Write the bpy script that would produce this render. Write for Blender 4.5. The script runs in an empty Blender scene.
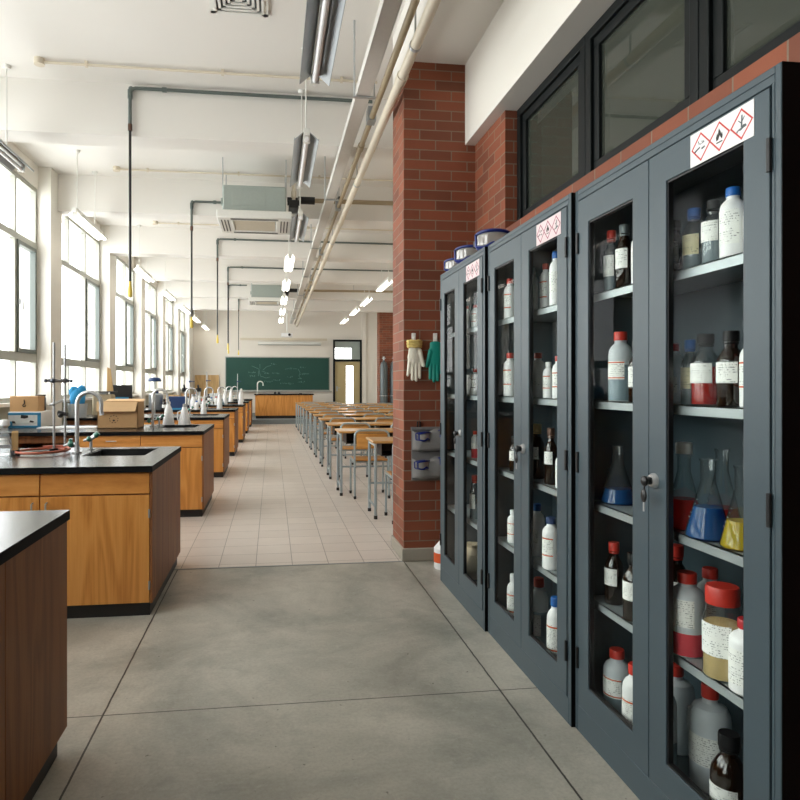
import bpy, bmesh, math, random
from mathutils import Vector, Matrix
PI = math.pi
rnd = random.Random(7)
scene = bpy.context.scene
COL = scene.collection

# ------------------------------------------------------------------ camera numbers
FPX, PPX, PPY, EYE, DYAW = 640.0, 355.0, 385.0, 1.35, 83.0
YAW = math.atan2(DYAW, FPX)
CY, SY = math.cos(YAW), math.sin(YAW)

def at(px, py, axis, val):
    """World point seen at a photo pixel on the plane where coordinate <axis> is <val>."""
    u, v = (px - PPX) / FPX, (PPY - py) / FPX
    d = (SY + u * CY, CY - u * SY, v)
    k = (val - (0, 0, EYE)[axis]) / d[axis]
    return Vector((k * d[0], k * d[1], EYE + k * d[2]))

def depth(x, y):
    return x * SY + y * CY

def span(w, x, y):
    """Size in metres of w photo pixels at floor position (x, y)."""
    return w * depth(x, y) / FPX

# ------------------------------------------------------------------ materials
def lin(c):
    return tuple(((v / 255) / 12.92 if v / 255 <= .04045 else ((v / 255 + .055) / 1.055) ** 2.4) for v in c) + (1,)

class NT:
    def __init__(s, name):
        s.m = bpy.data.materials.new(name); s.m.use_nodes = True
        s.t = s.m.node_tree; s.t.nodes.clear()
        s.out = s.n('ShaderNodeOutputMaterial')
    def n(s, kind, **kw):
        nd = s.t.nodes.new(kind)
        for k, v in kw.items():
            if k.startswith('_'): setattr(nd, k[1:], v)
            else:
                nd.inputs[k.replace('__', ' ')].default_value = v
        return nd
    def l(s, a, ao, b, bi):
        s.t.links.new(a.outputs[ao], b.inputs[bi]); return b
    def math(s, op, a, b=None):
        nd = s.n('ShaderNodeMath', _operation=op)
        for i, v in enumerate((a, b)):
            if v is None: continue
            if isinstance(v, (int, float)): nd.inputs[i].default_value = v
            else: s.t.links.new(v, nd.inputs[i])
        return nd.outputs[0]
    def mix(s, fac, a, b):
        nd = s.n('ShaderNodeMix', _data_type='RGBA')
        for sock, v in ((nd.inputs[0], fac), (nd.inputs[6], a), (nd.inputs[7], b)):
            if isinstance(v, (int, float, tuple)): sock.default_value = v
            else: s.t.links.new(v, sock)
        return nd.outputs[2]
    def ramp(s, val, stops):
        nd = s.n('ShaderNodeValToRGB')
        e = nd.color_ramp.elements
        while len(e) < len(stops): e.new(0.5)
        for i, (p, c) in enumerate(stops):
            e[i].position = p; e[i].color = c if len(c) == 4 else lin(c)
        s.t.links.new(val, nd.inputs[0]); return nd.outputs[0]
    def uv(s, sx=1, sy=1, rand=False):
        tc = s.n('ShaderNodeUVMap'); mp = s.n('ShaderNodeMapping')
        mp.inputs['Scale'].default_value = (sx, sy, 1)
        s.l(tc, 0, mp, 0)
        if rand:
            oi = s.n('ShaderNodeObjectInfo'); cb = s.n('ShaderNodeCombineXYZ')
            s.t.links.new(s.math('MULTIPLY', oi.outputs['Random'], 37.0), cb.inputs[0])
            s.t.links.new(s.math('MULTIPLY', oi.outputs['Random'], 11.0), cb.inputs[1])
            s.l(cb, 0, mp, 1)
        return mp.outputs[0]
    def noise(s, vec, scale, detail=4, rough=.55, dist=0):
        nd = s.n('ShaderNodeTexNoise', Scale=scale, Detail=detail, Roughness=rough, Distortion=dist)
        if vec is not None: s.t.links.new(vec, nd.inputs['Vector'])
        return nd.outputs[0]
    def bsdf(s, col, rough=.5, metal=0, spec=.5, bump=None, bstr=.2, coat=0, bdist=.01):
        b = s.n('ShaderNodeBsdfPrincipled', Metallic=metal)
        b.inputs['Specular IOR Level'].default_value = spec
        b.inputs['Coat Weight'].default_value = coat
        for sock, v in ((b.inputs['Base Color'], col), (b.inputs['Roughness'], rough)):
            if isinstance(v, (int, float, tuple)): sock.default_value = v
            else: s.t.links.new(v, sock)
        if bump is not None:
            bp = s.n('ShaderNodeBump', Strength=bstr, Distance=bdist)
            s.t.links.new(bump, bp.inputs['Height']); s.l(bp, 0, b, 'Normal')
        s.l(b, 0, s.out, 0)
        return b
    def objcoord(s):
        return s.n('ShaderNodeTexCoord').outputs['Object']

MATS = {}
def simple(name, rgb, rough=.5, metal=0, var=.06, scale=30, spec=.5, coat=0, bstr=0.0):
    """A plain finish with a faint procedural mottling."""
    if name in MATS: return MATS[name]
    t = NT(name); c = lin(rgb)
    nz = t.noise(t.objcoord(), scale, 3)
    d = tuple(v * (1 - var) for v in c[:3]) + (1,)
    b_ = tuple(min(1, v * (1 + var)) for v in c[:3]) + (1,)
    t.bsdf(t.mix(nz, d, b_), rough, metal, spec, nz if bstr else None, bstr, coat)
    MATS[name] = t.m
    return t.m

def emit(name, rgb, strength):
    if name in MATS: return MATS[name]
    t = NT(name); e = t.n('ShaderNodeEmission', Color=lin(rgb), Strength=strength)
    t.l(e, 0, t.out, 0); MATS[name] = t.m; return t.m

def glassy(name, rgb, ior=1.45, rough=0.02, body=0.0, bodyrgb=None, edge=0.0):
    """Thin clear sheet: tinted see-through with a Fresnel mirror, optionally some milky body."""
    if name in MATS: return MATS[name]
    t = NT(name)
    tr = t.n('ShaderNodeBsdfTransparent', Color=lin(rgb))
    gl = t.n('ShaderNodeBsdfGlossy', Roughness=rough)
    fr = t.n('ShaderNodeFresnel', IOR=ior)
    mx = t.n('ShaderNodeMixShader')
    geo = t.n('ShaderNodeNewGeometry')      # mirror only where light enters the sheet
    t.t.links.new(t.math('MULTIPLY', fr.outputs[0], t.math('SUBTRACT', 1.0, geo.outputs['Backfacing'])), mx.inputs[0])
    base = tr
    if body:
        df = t.n('ShaderNodeBsdfDiffuse', Color=lin(bodyrgb or rgb)); tl = t.n('ShaderNodeBsdfTranslucent', Color=lin(bodyrgb or rgb))
        m0 = t.n('ShaderNodeMixShader'); m0.inputs[0].default_value = .25; t.l(df, 0, m0, 1); t.l(tl, 0, m0, 2)
        m1 = t.n('ShaderNodeMixShader'); m1.inputs[0].default_value = body; t.l(tr, 0, m1, 1); t.l(m0, 0, m1, 2)
        base = m1
    if edge:
        lw = t.n('ShaderNodeLayerWeight', Blend=.35); d2 = t.n('ShaderNodeBsdfTransparent', Color=(.25, .3, .3, 1))
        m2 = t.n('ShaderNodeMixShader'); t.t.links.new(t.math('MULTIPLY', lw.outputs['Facing'], edge), m2.inputs[0])
        t.l(base, 0, m2, 1); t.l(d2, 0, m2, 2); base = m2
    t.l(base, 0, mx, 1); t.l(gl, 0, mx, 2); t.l(mx, 0, t.out, 0)
    MATS[name] = t.m
    return t.m

def wood(name, light, mid, dark, vertical=True, rough=.35, tex=1.0):
    if name in MATS: return MATS[name]
    t = NT(name)
    a, b = (1, .09) if vertical else (.09, 1)
    v1 = t.uv(a, b, True)
    warp = t.noise(v1, 5.0 * tex, 2, .5, .6)
    rings = t.math('SINE', t.math('MULTIPLY', warp, 42.0))
    rings = t.math('MULTIPLY_ADD', rings, .5) if False else t.math('ADD', t.math('MULTIPLY', rings, .5), .5)
    v2 = t.uv(a, b * .25, True)
    fine = t.noise(v2, 110 * tex, 4, .7)
    mixv = t.math('ADD', t.math('MULTIPLY', rings, .32), t.math('MULTIPLY', fine, .68))
    col = t.ramp(mixv, [(.15, dark), (.5, mid), (.85, light)])
    t.bsdf(col, rough, 0, .4, fine, .05)
    MATS[name] = t.m
    return t.m

def brick(name='red_brick', bw=.25, bh=.077):
    t = NT(name); v = t.uv()
    br = t.n('ShaderNodeTexBrick', Scale=1.0, _offset=.5)
    br.inputs['Brick Width'].default_value = bw; br.inputs['Row Height'].default_value = bh
    br.inputs['Mortar Size'].default_value = .0042; br.inputs['Mortar Smooth'].default_value = .15; br.inputs['Bias'].default_value = 0
    br.inputs['Color1'].default_value = lin((146, 80, 54)); br.inputs['Color2'].default_value = lin((98, 55, 40)); br.inputs['Mortar'].default_value = lin((158, 140, 124))
    t.t.links.new(v, br.inputs['Vector'])
    nz = t.noise(v, 45, 5, .65); big = t.noise(v, 3, 3)
    c = t.mix(t.math('MULTIPLY', nz, .45), br.outputs[0], lin((104, 58, 44)))
    c = t.mix(t.math('MULTIPLY', big, .3), c, lin((176, 108, 80)))
    # keep the joints pale
    c = t.mix(br.outputs['Fac'], c, lin((132, 114, 96)))
    h = t.math('SUBTRACT', t.math('MULTIPLY', nz, .25), br.outputs['Fac'])
    t.bsdf(c, .68, 0, .32, h, .6, bdist=.006)
    return t.m

def tiles():
    t = NT('floor_tiles'); v = t.uv()
    mp = t.n('ShaderNodeMapping'); mp.inputs['Location'].default_value = (.12, .0, 0); t.t.links.new(v, mp.inputs[0])
    br = t.n('ShaderNodeTexBrick', Scale=1.0, _offset=0.0)
    br.inputs['Brick Width'].default_value = .272; br.inputs['Row Height'].default_value = .272
    br.inputs['Mortar Size'].default_value = .0028; br.inputs['Mortar Smooth'].default_value = .1; br.inputs['Bias'].default_value = 0
    br.inputs['Color1'].default_value = lin((216, 206, 197)); br.inputs['Color2'].default_value = lin((206, 196, 187)); br.inputs['Mortar'].default_value = lin((120, 110, 102))
    t.l(mp, 0, br, 'Vector')
    nz = t.noise(v, 6, 5, .6); fine = t.noise(v, 90, 3)
    c = t.mix(t.math('MULTIPLY', nz, .3), br.outputs[0], lin((190, 180, 170)))
    r = t.math('ADD', t.math('MULTIPLY', nz, .2), .22)
    h = t.math('SUBTRACT', t.math('MULTIPLY', fine, .06), br.outputs['Fac'])
    t.bsdf(c, r, 0, .45, h, .25, bdist=.003)
    return t.m

def concrete():
    t = NT('polished_concrete'); v = t.uv()
    big = t.noise(v, 1.1, 6, .62, .6); med = t.noise(v, 6, 6, .68, .8); fine = t.noise(v, 70, 4, .7)
    c = t.ramp(big, [(.34, (140, 140, 130)), (.5, (172, 169, 157)), (.66, (196, 192, 179))])
    c = t.mix(t.ramp(med, [(.48, (0, 0, 0)), (.8, (150, 150, 150))]), c, lin((104, 104, 98)))
    c = t.mix(t.ramp(fine, [(.36, (120, 120, 120)), (.58, (0, 0, 0))]), c, lin((100, 98, 90)))
    c = t.mix(t.ramp(t.noise(v, 26, 5, .75), [(.55, (0, 0, 0)), (.75, (150, 150, 150))]), c, lin((206, 202, 190)))
    spots = t.ramp(t.noise(v, 30, 2, .6), [(.0, (70, 66, 60)), (.22, (70, 66, 60)), (.29, (255, 255, 255)), (1, (255, 255, 255))])
    # saw-cut joints of the slab: two along the room and one across
    sx = t.n('ShaderNodeSeparateXYZ'); t.t.links.new(v, sx.inputs[0])
    wob = t.math('MULTIPLY', t.math('SUBTRACT', t.noise(v, 14, 3), .5), .006)
    def cut(sock, pos, w):
        d = t.math('ABSOLUTE', t.math('ADD', t.math('SUBTRACT', sock, pos), wob))
        return t.math('LESS_THAN', d, w)
    j = t.math('MAXIMUM', t.math('MAXIMUM', cut(sx.outputs[0], -.685, .004), cut(sx.outputs[0], 1.0, .004)), cut(sx.outputs[1], 2.725, .003))
    mul = t.n('ShaderNodeMix', _data_type='RGBA', _blend_type='MULTIPLY'); mul.inputs[0].default_value = .75
    t.t.links.new(c, mul.inputs[6]); t.t.links.new(spots, mul.inputs[7])
    c = t.mix(j, mul.outputs[2], lin((58, 55, 50)))
    r = t.math('ADD', t.math('MULTIPLY', med, .3), .2)
    t.bsdf(c, r, 0, .5, t.math('SUBTRACT', t.math('MULTIPLY', fine, .3), j), .12, bdist=.004)
    return t.m

def plaster(name, rgb, rough=.8):
    t = NT(name); o = t.objcoord()
    big = t.noise(o, .9, 4); fine = t.noise(o, 60, 3)
    c = lin(rgb); d = tuple(x * .93 for x in c[:3]) + (1,)
    t.bsdf(t.mix(big, d, c), rough, 0, .3, fine, .06, bdist=.004)
    MATS[name] = t.m
    return t.m

def printed(name, paper, ink, dens=.46, band=None):
    """Paper label with rows of tiny unreadable print."""
    if name in MATS: return MATS[name]
    t = NT(name); o = t.objcoord(); sx = t.n('ShaderNodeSeparateXYZ'); t.t.links.new(o, sx.inputs[0])
    row = t.math('FRACT', t.math('MULTIPLY', sx.outputs[2], 150.0))
    line = t.math('LESS_THAN', row, .38)
    mp = t.n('ShaderNodeMapping'); mp.inputs['Scale'].default_value = (230, 230, 150); t.t.links.new(o, mp.inputs[0])
    word = t.math('GREATER_THAN', t.noise(mp.outputs[0], 1.0, 2), 1 - dens)
    mp2 = t.n('ShaderNodeMapping'); mp2.inputs['Scale'].default_value = (16, 16, 34); t.t.links.new(o, mp2.inputs[0])
    para = t.math('GREATER_THAN', t.noise(mp2.outputs[0], 1.0, 1), .47)
    fac = t.math('MULTIPLY', t.math('MULTIPLY', line, word), t.math('MULTIPLY', para, .75))
    t.bsdf(t.mix(fac, lin(paper), lin(ink)), .55, 0, .4)
    MATS[name] = t.m
    return t.m

M = {}
M['brick'] = brick(); M['sill_brick'] = brick('sill_course_brick', .235, 1.0); M['tiles'] = tiles(); M['concrete'] = concrete()
M['wall'] = plaster('cream_wall_paint', (232, 228, 219)); M['ceil'] = plaster('white_ceiling_paint', (234, 231, 225))
M['endwall'] = plaster('off_white_wall_paint', (238, 232, 222))
M['sillwall'] = plaster('grey_green_wall_paint', (170, 168, 152))
M['dim'] = plaster('olive_corridor_paint', (150, 152, 136)); M['darkwall'] = plaster('light_damping_wall', (36, 34, 32))
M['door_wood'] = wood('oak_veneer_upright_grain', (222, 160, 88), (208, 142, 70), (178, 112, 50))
M['drawer_wood'] = wood('oak_veneer_level_grain', (222, 160, 90), (210, 144, 74), (184, 118, 56), vertical=False)
M['shaded_oak'] = wood('oak_veneer_painted_shade', (156, 102, 56), (138, 86, 46), (112, 68, 34), rough=.55)  # oak with the shade of the bench ends put into its colour
M['desk_wood'] = wood('desk_top_laminate', (206, 162, 100), (188, 142, 82), (160, 114, 62), vertical=False, rough=.3)
M['chair_wood'] = wood('chair_plywood', (210, 156, 86), (192, 134, 66), (160, 104, 48), vertical=False, rough=.35)
M['ply'] = wood('pale_plywood_board', (216, 182, 130), (200, 164, 112), (180, 142, 92), rough=.6)
M['black_top'] = simple('black_epoxy_worktop', (22, 22, 24), .24, var=.15, scale=80, spec=.3); M['top_edge'] = simple('black_worktop_edge', (16, 16, 17), .65, spec=.12)
M['black'] = simple('black_plastic', (22, 22, 23), .4)
M['end_shade'] = simple('painted_end_shade', (10, 10, 10), .6, spec=.1)  # black stands for the unlit side of the cabinets
M['kick'] = simple('black_kick_board', (24, 22, 21), .5)
M['cab'] = simple('slate_powder_coat', (64, 79, 86), .42, var=.04, scale=220, bstr=.03)
M['cab_in'] = simple('cabinet_inside_grey', (104, 112, 116), .5, var=.04)
M['shelf'] = simple('galvanised_shelf', (172, 180, 182), .35, metal=.4, var=.08)
M['chrome'] = simple('chrome', (214, 216, 216), .26, metal=.55)
M['steel'] = simple('satin_steel', (182, 185, 186), .38, metal=.5)
M['tube'] = simple('pale_grey_tube', (158, 170, 174), .34, metal=.35)
M['white_metal'] = simple('white_enamel', (226, 226, 220), .4)
M['grey_metal'] = simple('grey_reflector', (150, 156, 160), .3, metal=.4)
M['fcu'] = simple('grey_green_air_unit', (158, 168, 162), .45)
M['cream'] = simple('cream_pipe_paint', (216, 206, 186), .5)
M['brownpipe'] = simple('tan_pipe', (158, 142, 114), .5)
M['conduit'] = simple('green_grey_conduit', (96, 106, 102), .45, metal=.1)
M['copper'] = simple('copper_collar', (96, 70, 58), .45, metal=.4)
M['tray'] = simple('cable_tray_grey', (214, 212, 206), .5)
M['yellow'] = simple('yellow_grip', (224, 198, 88), .5)
M['winframe'] = simple('grey_window_frame', (170, 171, 161), .4, var=.05)
M['wincase'] = simple('dark_casement_frame', (104, 112, 108), .4)
M['intframe'] = simple('charcoal_green_frame', (15, 20, 20), .5, spec=.22)
M['sill'] = simple('white_sill', (234, 232, 226), .4)
M['white_plastic'] = simple('white_plastic', (242, 242, 242), .38, var=.03)
M['milky'] = glassy('milky_plastic', (200, 206, 208), 1.35, .25, .96, (224, 230, 234))
M['red_cap'] = simple('red_cap', (196, 52, 40), .4); M['blue_cap'] = simple('blue_cap', (28, 98, 176), .4); M['black_cap'] = simple('black_cap', (20, 20, 22), .5, spec=.2)
M['red_dark'] = simple('crimson_cap', (176, 30, 38), .4)
M['highlight_glass'] = glassy('lab_glass_painted_highlight', (246, 249, 250), 1.7, .03, .22, (232, 238, 242))  # whitish body stands in for highlights on the clear flask
M['amber'] = glassy('amber_glass', (96, 52, 22), 1.8, .03, .25, (58, 34, 20))
M['clear'] = glassy('clear_lab_glass', (250, 252, 252), 1.9, .02, .03, (225, 232, 235), edge=.8)
M['red_liq'] = glassy('red_liquid', (226, 34, 24), 1.5, .03, .6, (238, 44, 30))
M['blue_liq'] = glassy('blue_liquid', (14, 112, 200), 1.5, .03, .5, (10, 122, 208))
M['yellow_liq'] = glassy('yellow_liquid', (240, 214, 28), 1.5, .03, .6, (250, 220, 30))
M['pink_liq'] = glassy('pink_liquid', (236, 110, 120), 1.33, .1, .85, (236, 92, 104))
M['grey_liq'] = glassy('grey_liquid', (190, 206, 212), 1.33, .05, .5, (176, 194, 202))
M['powder'] = simple('tan_powder', (214, 182, 120), .9, var=.15, scale=90)
M['cab_glass'] = glassy('cabinet_glass', (252, 254, 253), 1.08, .0)
M['win_glass'] = glassy('window_glass', (250, 252, 252), 1.5, .0)
M['hall_glass'] = glassy('grey_tinted_glass', (178, 186, 176), 1.6, .01, .16, (150, 158, 144))
M['paper'] = printed('printed_label_paper', (246, 246, 242), (60, 60, 66))
M['paper_y'] = printed('printed_label_cream', (232, 222, 184), (70, 66, 52))
M['orange'] = simple('orange_stripe', (214, 92, 44), .5)
M['card'] = simple('brown_cardboard', (190, 150, 104), .8, var=.08, scale=14)
M['card_in'] = simple('cardboard_flap', (212, 176, 132), .8, var=.06)
M['ink'] = simple('dark_print', (44, 38, 34), .7)
M['boxblue'] = simple('blue_box_print', (48, 132, 176), .5); M['boxwhite'] = simple('white_box_print', (226, 228, 226), .5)
M['rubber_red'] = simple('red_rubber_hose', (176, 88, 62), .5)
M['green_tap'] = simple('green_tap_enamel', (64, 132, 112), .3, coat=.5)
M['teal'] = simple('teal_rubber', (20, 150, 134), .5); M['cotton'] = simple('cream_cotton_glove', (240, 234, 216), .9, bstr=.2, scale=120)
M['cuff'] = simple('yellow_knit_cuff', (216, 192, 118), .9)
M['fabric'] = simple('grey_pouch_fabric', (126, 124, 122), .85, bstr=.2, scale=90)
M['goggle_blue'] = simple('blue_goggle_frame', (20, 38, 112), .3)
M['goggle_lens'] = glassy('goggle_lens', (215, 218, 220), 2.2, .06, .4, (232, 228, 220))
M['board'] = simple('green_chalkboard', (24, 74, 64), .6, var=.1, scale=3)
M['chalk'] = simple('chalk', (120, 156, 146), .9)
M['alu'] = simple('aluminium_trim', (178, 180, 176), .35, metal=.6)
M['doorleaf'] = simple('khaki_door_paint', (186, 168, 124), .5)
M['skirt'] = simple('grey_skirting', (140, 146, 146), .5)
M['platform'] = simple('grey_platform', (128, 136, 138), .55)
M['sign_white'] = simple('white_sign', (240, 238, 238), .4); M['sign_pink'] = simple('faded_sign', (226, 206, 208), .45)
M['sign_red'] = simple('red_sign_border', (206, 44, 36), .4); M['sign_red2'] = simple('faded_red_sign_border', (160, 62, 88), .45)
M['cyl'] = simple('grey_gas_cylinder', (86, 94, 96), .35, metal=.3)
M['plinth'] = plaster('rough_concrete_plinth', (158, 152, 140))
M['bluecloth'] = simple('blue_cloth', (44, 148, 206), .8, bstr=.2)
M['navy'] = simple('navy_case', (30, 58, 104), .45)
M['lit'] = emit('lit_tube', (255, 250, 238), 6); M['litwing'] = emit('lit_diffuser', (255, 248, 232), 5)
M['bag'] = simple('cream_sack', (206, 190, 160), .9, bstr=.3)
M['building'] = plaster('pale_pink_facade', (232, 220, 214))

# ------------------------------------------------------------------ geometry
class G:
    """Collects shapes into one mesh."""
    def __init__(s): s.bm = bmesh.new()
    def _f(s, vs, mi):
        try:
            f = s.bm.faces.new(vs); f.material_index = mi; f.smooth = True; return f
        except ValueError: return None
    def box(s, x0, x1, y0, y1, z0, z1, mi=0):
        if x0 > x1: x0, x1 = x1, x0
        if y0 > y1: y0, y1 = y1, y0
        if z0 > z1: z0, z1 = z1, z0
        v = [s.bm.verts.new((x, y, z)) for z in (z0, z1) for y in (y0, y1) for x in (x0, x1)]
        for q in ((0, 2, 3, 1), (4, 5, 7, 6), (0, 1, 5, 4), (2, 6, 7, 3), (0, 4, 6, 2), (1, 3, 7, 5)):
            s._f([v[i] for i in q], mi)
        return s
    def frame(s, x0, x1, y0, y1, z0, z1, a, b, c, d, mi=0):
        """A slab facing x with a rectangular hole (y a..b, z c..d)."""
        O, I = [(y0, z0), (y1, z0), (y1, z1), (y0, z1)], [(a, c), (b, c), (b, d), (a, d)]
        V = {(k, x): [s.bm.verts.new((x, y, z)) for y, z in L] for k, L in (('o', O), ('i', I)) for x in (x0, x1)}
        for i in range(4):
            j = (i + 1) % 4
            for x in (x0, x1): s._f([V['o', x][i], V['o', x][j], V['i', x][j], V['i', x][i]], mi)
            for k in 'oi': s._f([V[k, x0][i], V[k, x0][j], V[k, x1][j], V[k, x1][i]], mi)
        return s
    def quad(s, pts, mi=0):
        s._f([s.bm.verts.new(p) for p in pts], mi); return s
    def slab(s, pts, n, mi=0):
        """A flat polygon given thickness along vector n."""
        n = Vector(n); a = [s.bm.verts.new(Vector(p)) for p in pts]; b = [s.bm.verts.new(Vector(p) + n) for p in pts]
        s._f(a[::-1], mi); s._f(b, mi)
        for i in range(len(pts)):
            j = (i + 1) % len(pts); s._f([a[i], a[j], b[j], b[i]], mi)
        return s
    def tube(s, pts, r, n=10, mi=0, closed=False, caps=True):
        pts = [Vector(p) for p in pts]; k = len(pts)
        rs = r if isinstance(r, (list, tuple)) else [r] * k
        rings, up = [], None
        for i, p in enumerate(pts):
            if closed: d = pts[(i + 1) % k] - pts[i - 1]
            else: d = pts[min(i + 1, k - 1)] - pts[max(i - 1, 0)]
            d.normalize()
            if up is None:
                up = Vector((0, 0, 1)) if abs(d.z) < .9 else Vector((1, 0, 0))
            a = d.cross(up)
            if a.length < 1e-4: a = d.orthogonal()
            a.normalize(); b = a.cross(d).normalized(); up = b
            rings.append([s.bm.verts.new(p + (a * math.cos(2 * PI * j / n) + b * math.sin(2 * PI * j / n)) * rs[i]) for j in range(n)])
        for i in range(k if closed else k - 1):
            A, B = rings[i], rings[(i + 1) % k]
            for j in range(n): s._f([A[j], A[(j + 1) % n], B[(j + 1) % n], B[j]], mi)
        if caps and not closed: s._f(rings[0][::-1], mi); s._f(rings[-1], mi)
        return s
    def cyl(s, p, q, r, r2=None, n=16, mi=0):
        return s.tube([p, q], [r, r if r2 is None else r2], n, mi)
    def lathe(s, prof, c=(0, 0, 0), n=24, mi=0, a0=0, a1=2 * PI, mis=None):
        full = abs(a1 - a0 - 2 * PI) < 1e-6
        m = n if full else n + 1
        rings = []
        for r, z in prof:
            if r < 1e-6: rings.append([s.bm.verts.new((c[0], c[1], c[2] + z))] * m)
            else: rings.append([s.bm.verts.new((c[0] + r * math.cos(a0 + (a1 - a0) * j / n), c[1] + r * math.sin(a0 + (a1 - a0) * j / n), c[2] + z)) for j in range(m)])
        for i in range(len(prof) - 1):
            A, B = rings[i], rings[i + 1]
            for j in range(n):
                k = (j + 1) % m
                vs = []
                for v in (A[j], A[k], B[k], B[j]):
                    if v not in vs: vs.append(v)
                if len(vs) > 2: s._f(vs, mis[i] if mis else mi)
        return s
    def ball(s, c, rx, ry=None, rz=None, n=14, mi=0):
        ry = rx if ry is None else ry; rz = rx if rz is None else rz
        h = n // 2; rings = []
        for i in range(h + 1):
            t = PI * i / h
            if i in (0, h): rings.append([s.bm.verts.new((c[0], c[1], c[2] + rz * math.cos(t)))] * n)
            else: rings.append([s.bm.verts.new((c[0] + rx * math.sin(t) * math.cos(2 * PI * j / n), c[1] + ry * math.sin(t) * math.sin(2 * PI * j / n), c[2] + rz * math.cos(t))) for j in range(n)])
        for i in range(h):
            A, B = rings[i], rings[i + 1]
            for j in range(n):
                k = (j + 1) % n; vs = []
                for v in (B[j], B[k], A[k], A[j]):
                    if v not in vs: vs.append(v)
                s._f(vs, mi)
        return s
    def obj(s, name, mats, parent=None, bevel=0, loc=None, angle=32):
        s.bm.normal_update()
        bmesh.ops.recalc_face_normals(s.bm, faces=s.bm.faces[:])
        uvl = s.bm.loops.layers.uv.new('UVMap')
        for f in s.bm.faces:
            n = f.normal; ax = max(range(3), key=lambda i: abs(n[i]))
            for lp in f.loops:
                c = lp.vert.co
                lp[uvl].uv = ((c.y, c.z), (c.x, c.z), (c.x, c.y))[ax]
        me = bpy.data.meshes.new(name); s.bm.to_mesh(me); s.bm.free()
        for m in (mats if isinstance(mats, (list, tuple)) else [mats]): me.materials.append(M[m] if isinstance(m, str) else m)
        me.set_sharp_from_angle(angle=math.radians(angle))
        o = bpy.data.objects.new(name, me); COL.objects.link(o)
        if parent is not None: o.parent = parent
        if loc is not None: o.location = loc
        if bevel:
            b = o.modifiers.new('Bevel', 'BEVEL'); b.width = bevel; b.segments = 2; b.limit_method = 'ANGLE'; b.angle_limit = math.radians(40)
        return o

def tag(o, label, cat, group=None):
    o['label'] = label; o['category'] = cat
    if group: o['group'] = group
    return o

def thing(name, label, cat, loc=(0, 0, 0), rz=0, group=None):
    o = bpy.data.objects.new(name, None); COL.objects.link(o)
    o.location = loc; o.rotation_euler = (0, 0, rz); o.empty_display_size = .1
    return tag(o, label, cat, group)

def struct(o):
    o['kind'] = 'structure'; return o

def copy_tree(o, parent=None):
    c = o.copy(); COL.objects.link(c)
    if parent is not None: c.parent = parent
    for ch in list(o.children): copy_tree(ch, c)
    return c

def dup(o, label, loc, rz=None, group=None):
    c = copy_tree(o); c.location = loc
    if rz is not None: c.rotation_euler = (0, 0, rz)
    c['label'] = label
    if group: c['group'] = group
    return c

ORD = ['first', 'second', 'third', 'fourth', 'fifth', 'sixth', 'seventh', 'eighth', 'ninth', 'tenth', 'eleventh', 'twelfth']
# ================================================================== THE SETTING
ZC, XP, XW, YE = 4.25, -2.92, -3.13, 24.5         # ceiling, pillar faces, window plane, end wall
YB = [6.4 + 2.85 * k for k in range(-2, 6)]        # near faces of beams and window pillars
XR, XWALL = 4.2, 1.565

struct(G().box(-3.4, 1.62, -1.6, 4.81, -.1, 0).obj('floor', 'concrete'))
struct(G().box(-3.4, XR + .1, 4.81, YE + .1, -.1, 0).obj('floor.001', 'tiles'))
struct(G().box(-3.4, XR + .1, -1.6, YE + .2, ZC, ZC + .15).obj('ceiling', 'ceil'))
struct(G().box(1.0, XR, -1.6, 5.25, 3.83, ZC).obj('ceiling_soffit', 'ceil'))
DO = [(2.39, 3.30, .44, 2.16), (2.39, 3.30, 2.36, 3.0)]      # openings behind the door's glass
g = G(); g.box(-3.4, 2.39, YE, YE + .2, -.1, ZC); g.box(3.30, XR + .1, YE, YE + .2, -.1, ZC); g.box(2.39, 3.30, YE, YE + .2, -.1, .44); g.box(2.39, 3.30, YE, YE + .2, 2.16, 2.36); g.box(2.39, 3.30, YE, YE + .2, 3.0, ZC)
struct(g.obj('wall_back', 'endwall'))
struct(G().box(-3.4, 1.62, -1.75, -1.6, -.1, ZC).obj('wall_behind', 'darkwall'))  # unseen wall, coloured near black so the cabinet's near side stays dark
struct(G().box(XR, XR + .15, 5.4, YE, -.1, ZC).obj('wall_right', 'wall'))
struct(G().box(1.6, XR, 5.25, 5.4, -.1, ZC).obj('wall_cross', 'wall'))
# wall behind the cabinets with its ribbon of inner windows
g = G(); g.box(XWALL, XWALL + .26, -1.6, 4.81, 0, 2.305); g.box(XWALL, XWALL + .26, 4.165, 4.81, 2.40, 3.215); g.box(XWALL, XWALL + .26, -1.6, -.9, 2.4, 3.215)
struct(g.obj('wall_cabinet_side', 'brick'))
struct(G().box(XWALL - .008, XWALL + .26, -1.6, 4.165, 2.305, 2.402).obj('trim_4', 'sill_brick', bevel=.003))
struct(G().box(XWALL, XWALL + .26, 4.165, 4.81, 2.305, 2.402).obj('trim_5', 'brick'))
struct(G().box(1.484, 1.86, -1.6, 4.81, 3.21, 3.84).obj('beam_over_windows', 'wall'))
g = G(); g.box(4.0, 4.1, -1.6, 5.25, 1.5, 3.83)
struct(g.obj('wall_passage', 'dim'))
struct(G().box(1.83, 4.1, -1.6, 5.4, 1.4, 1.5).obj('floor_passage', 'dim'))
struct(G().box(1.83, 4.1, -1.7, -1.6, 1.5, 3.83).obj('wall_passage_end', 'dim'))
struct(G().box(1.83, 4.1, 5.2, 5.25, 1.5, 3.83).obj('wall_passage_far_end', 'dim'))

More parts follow.
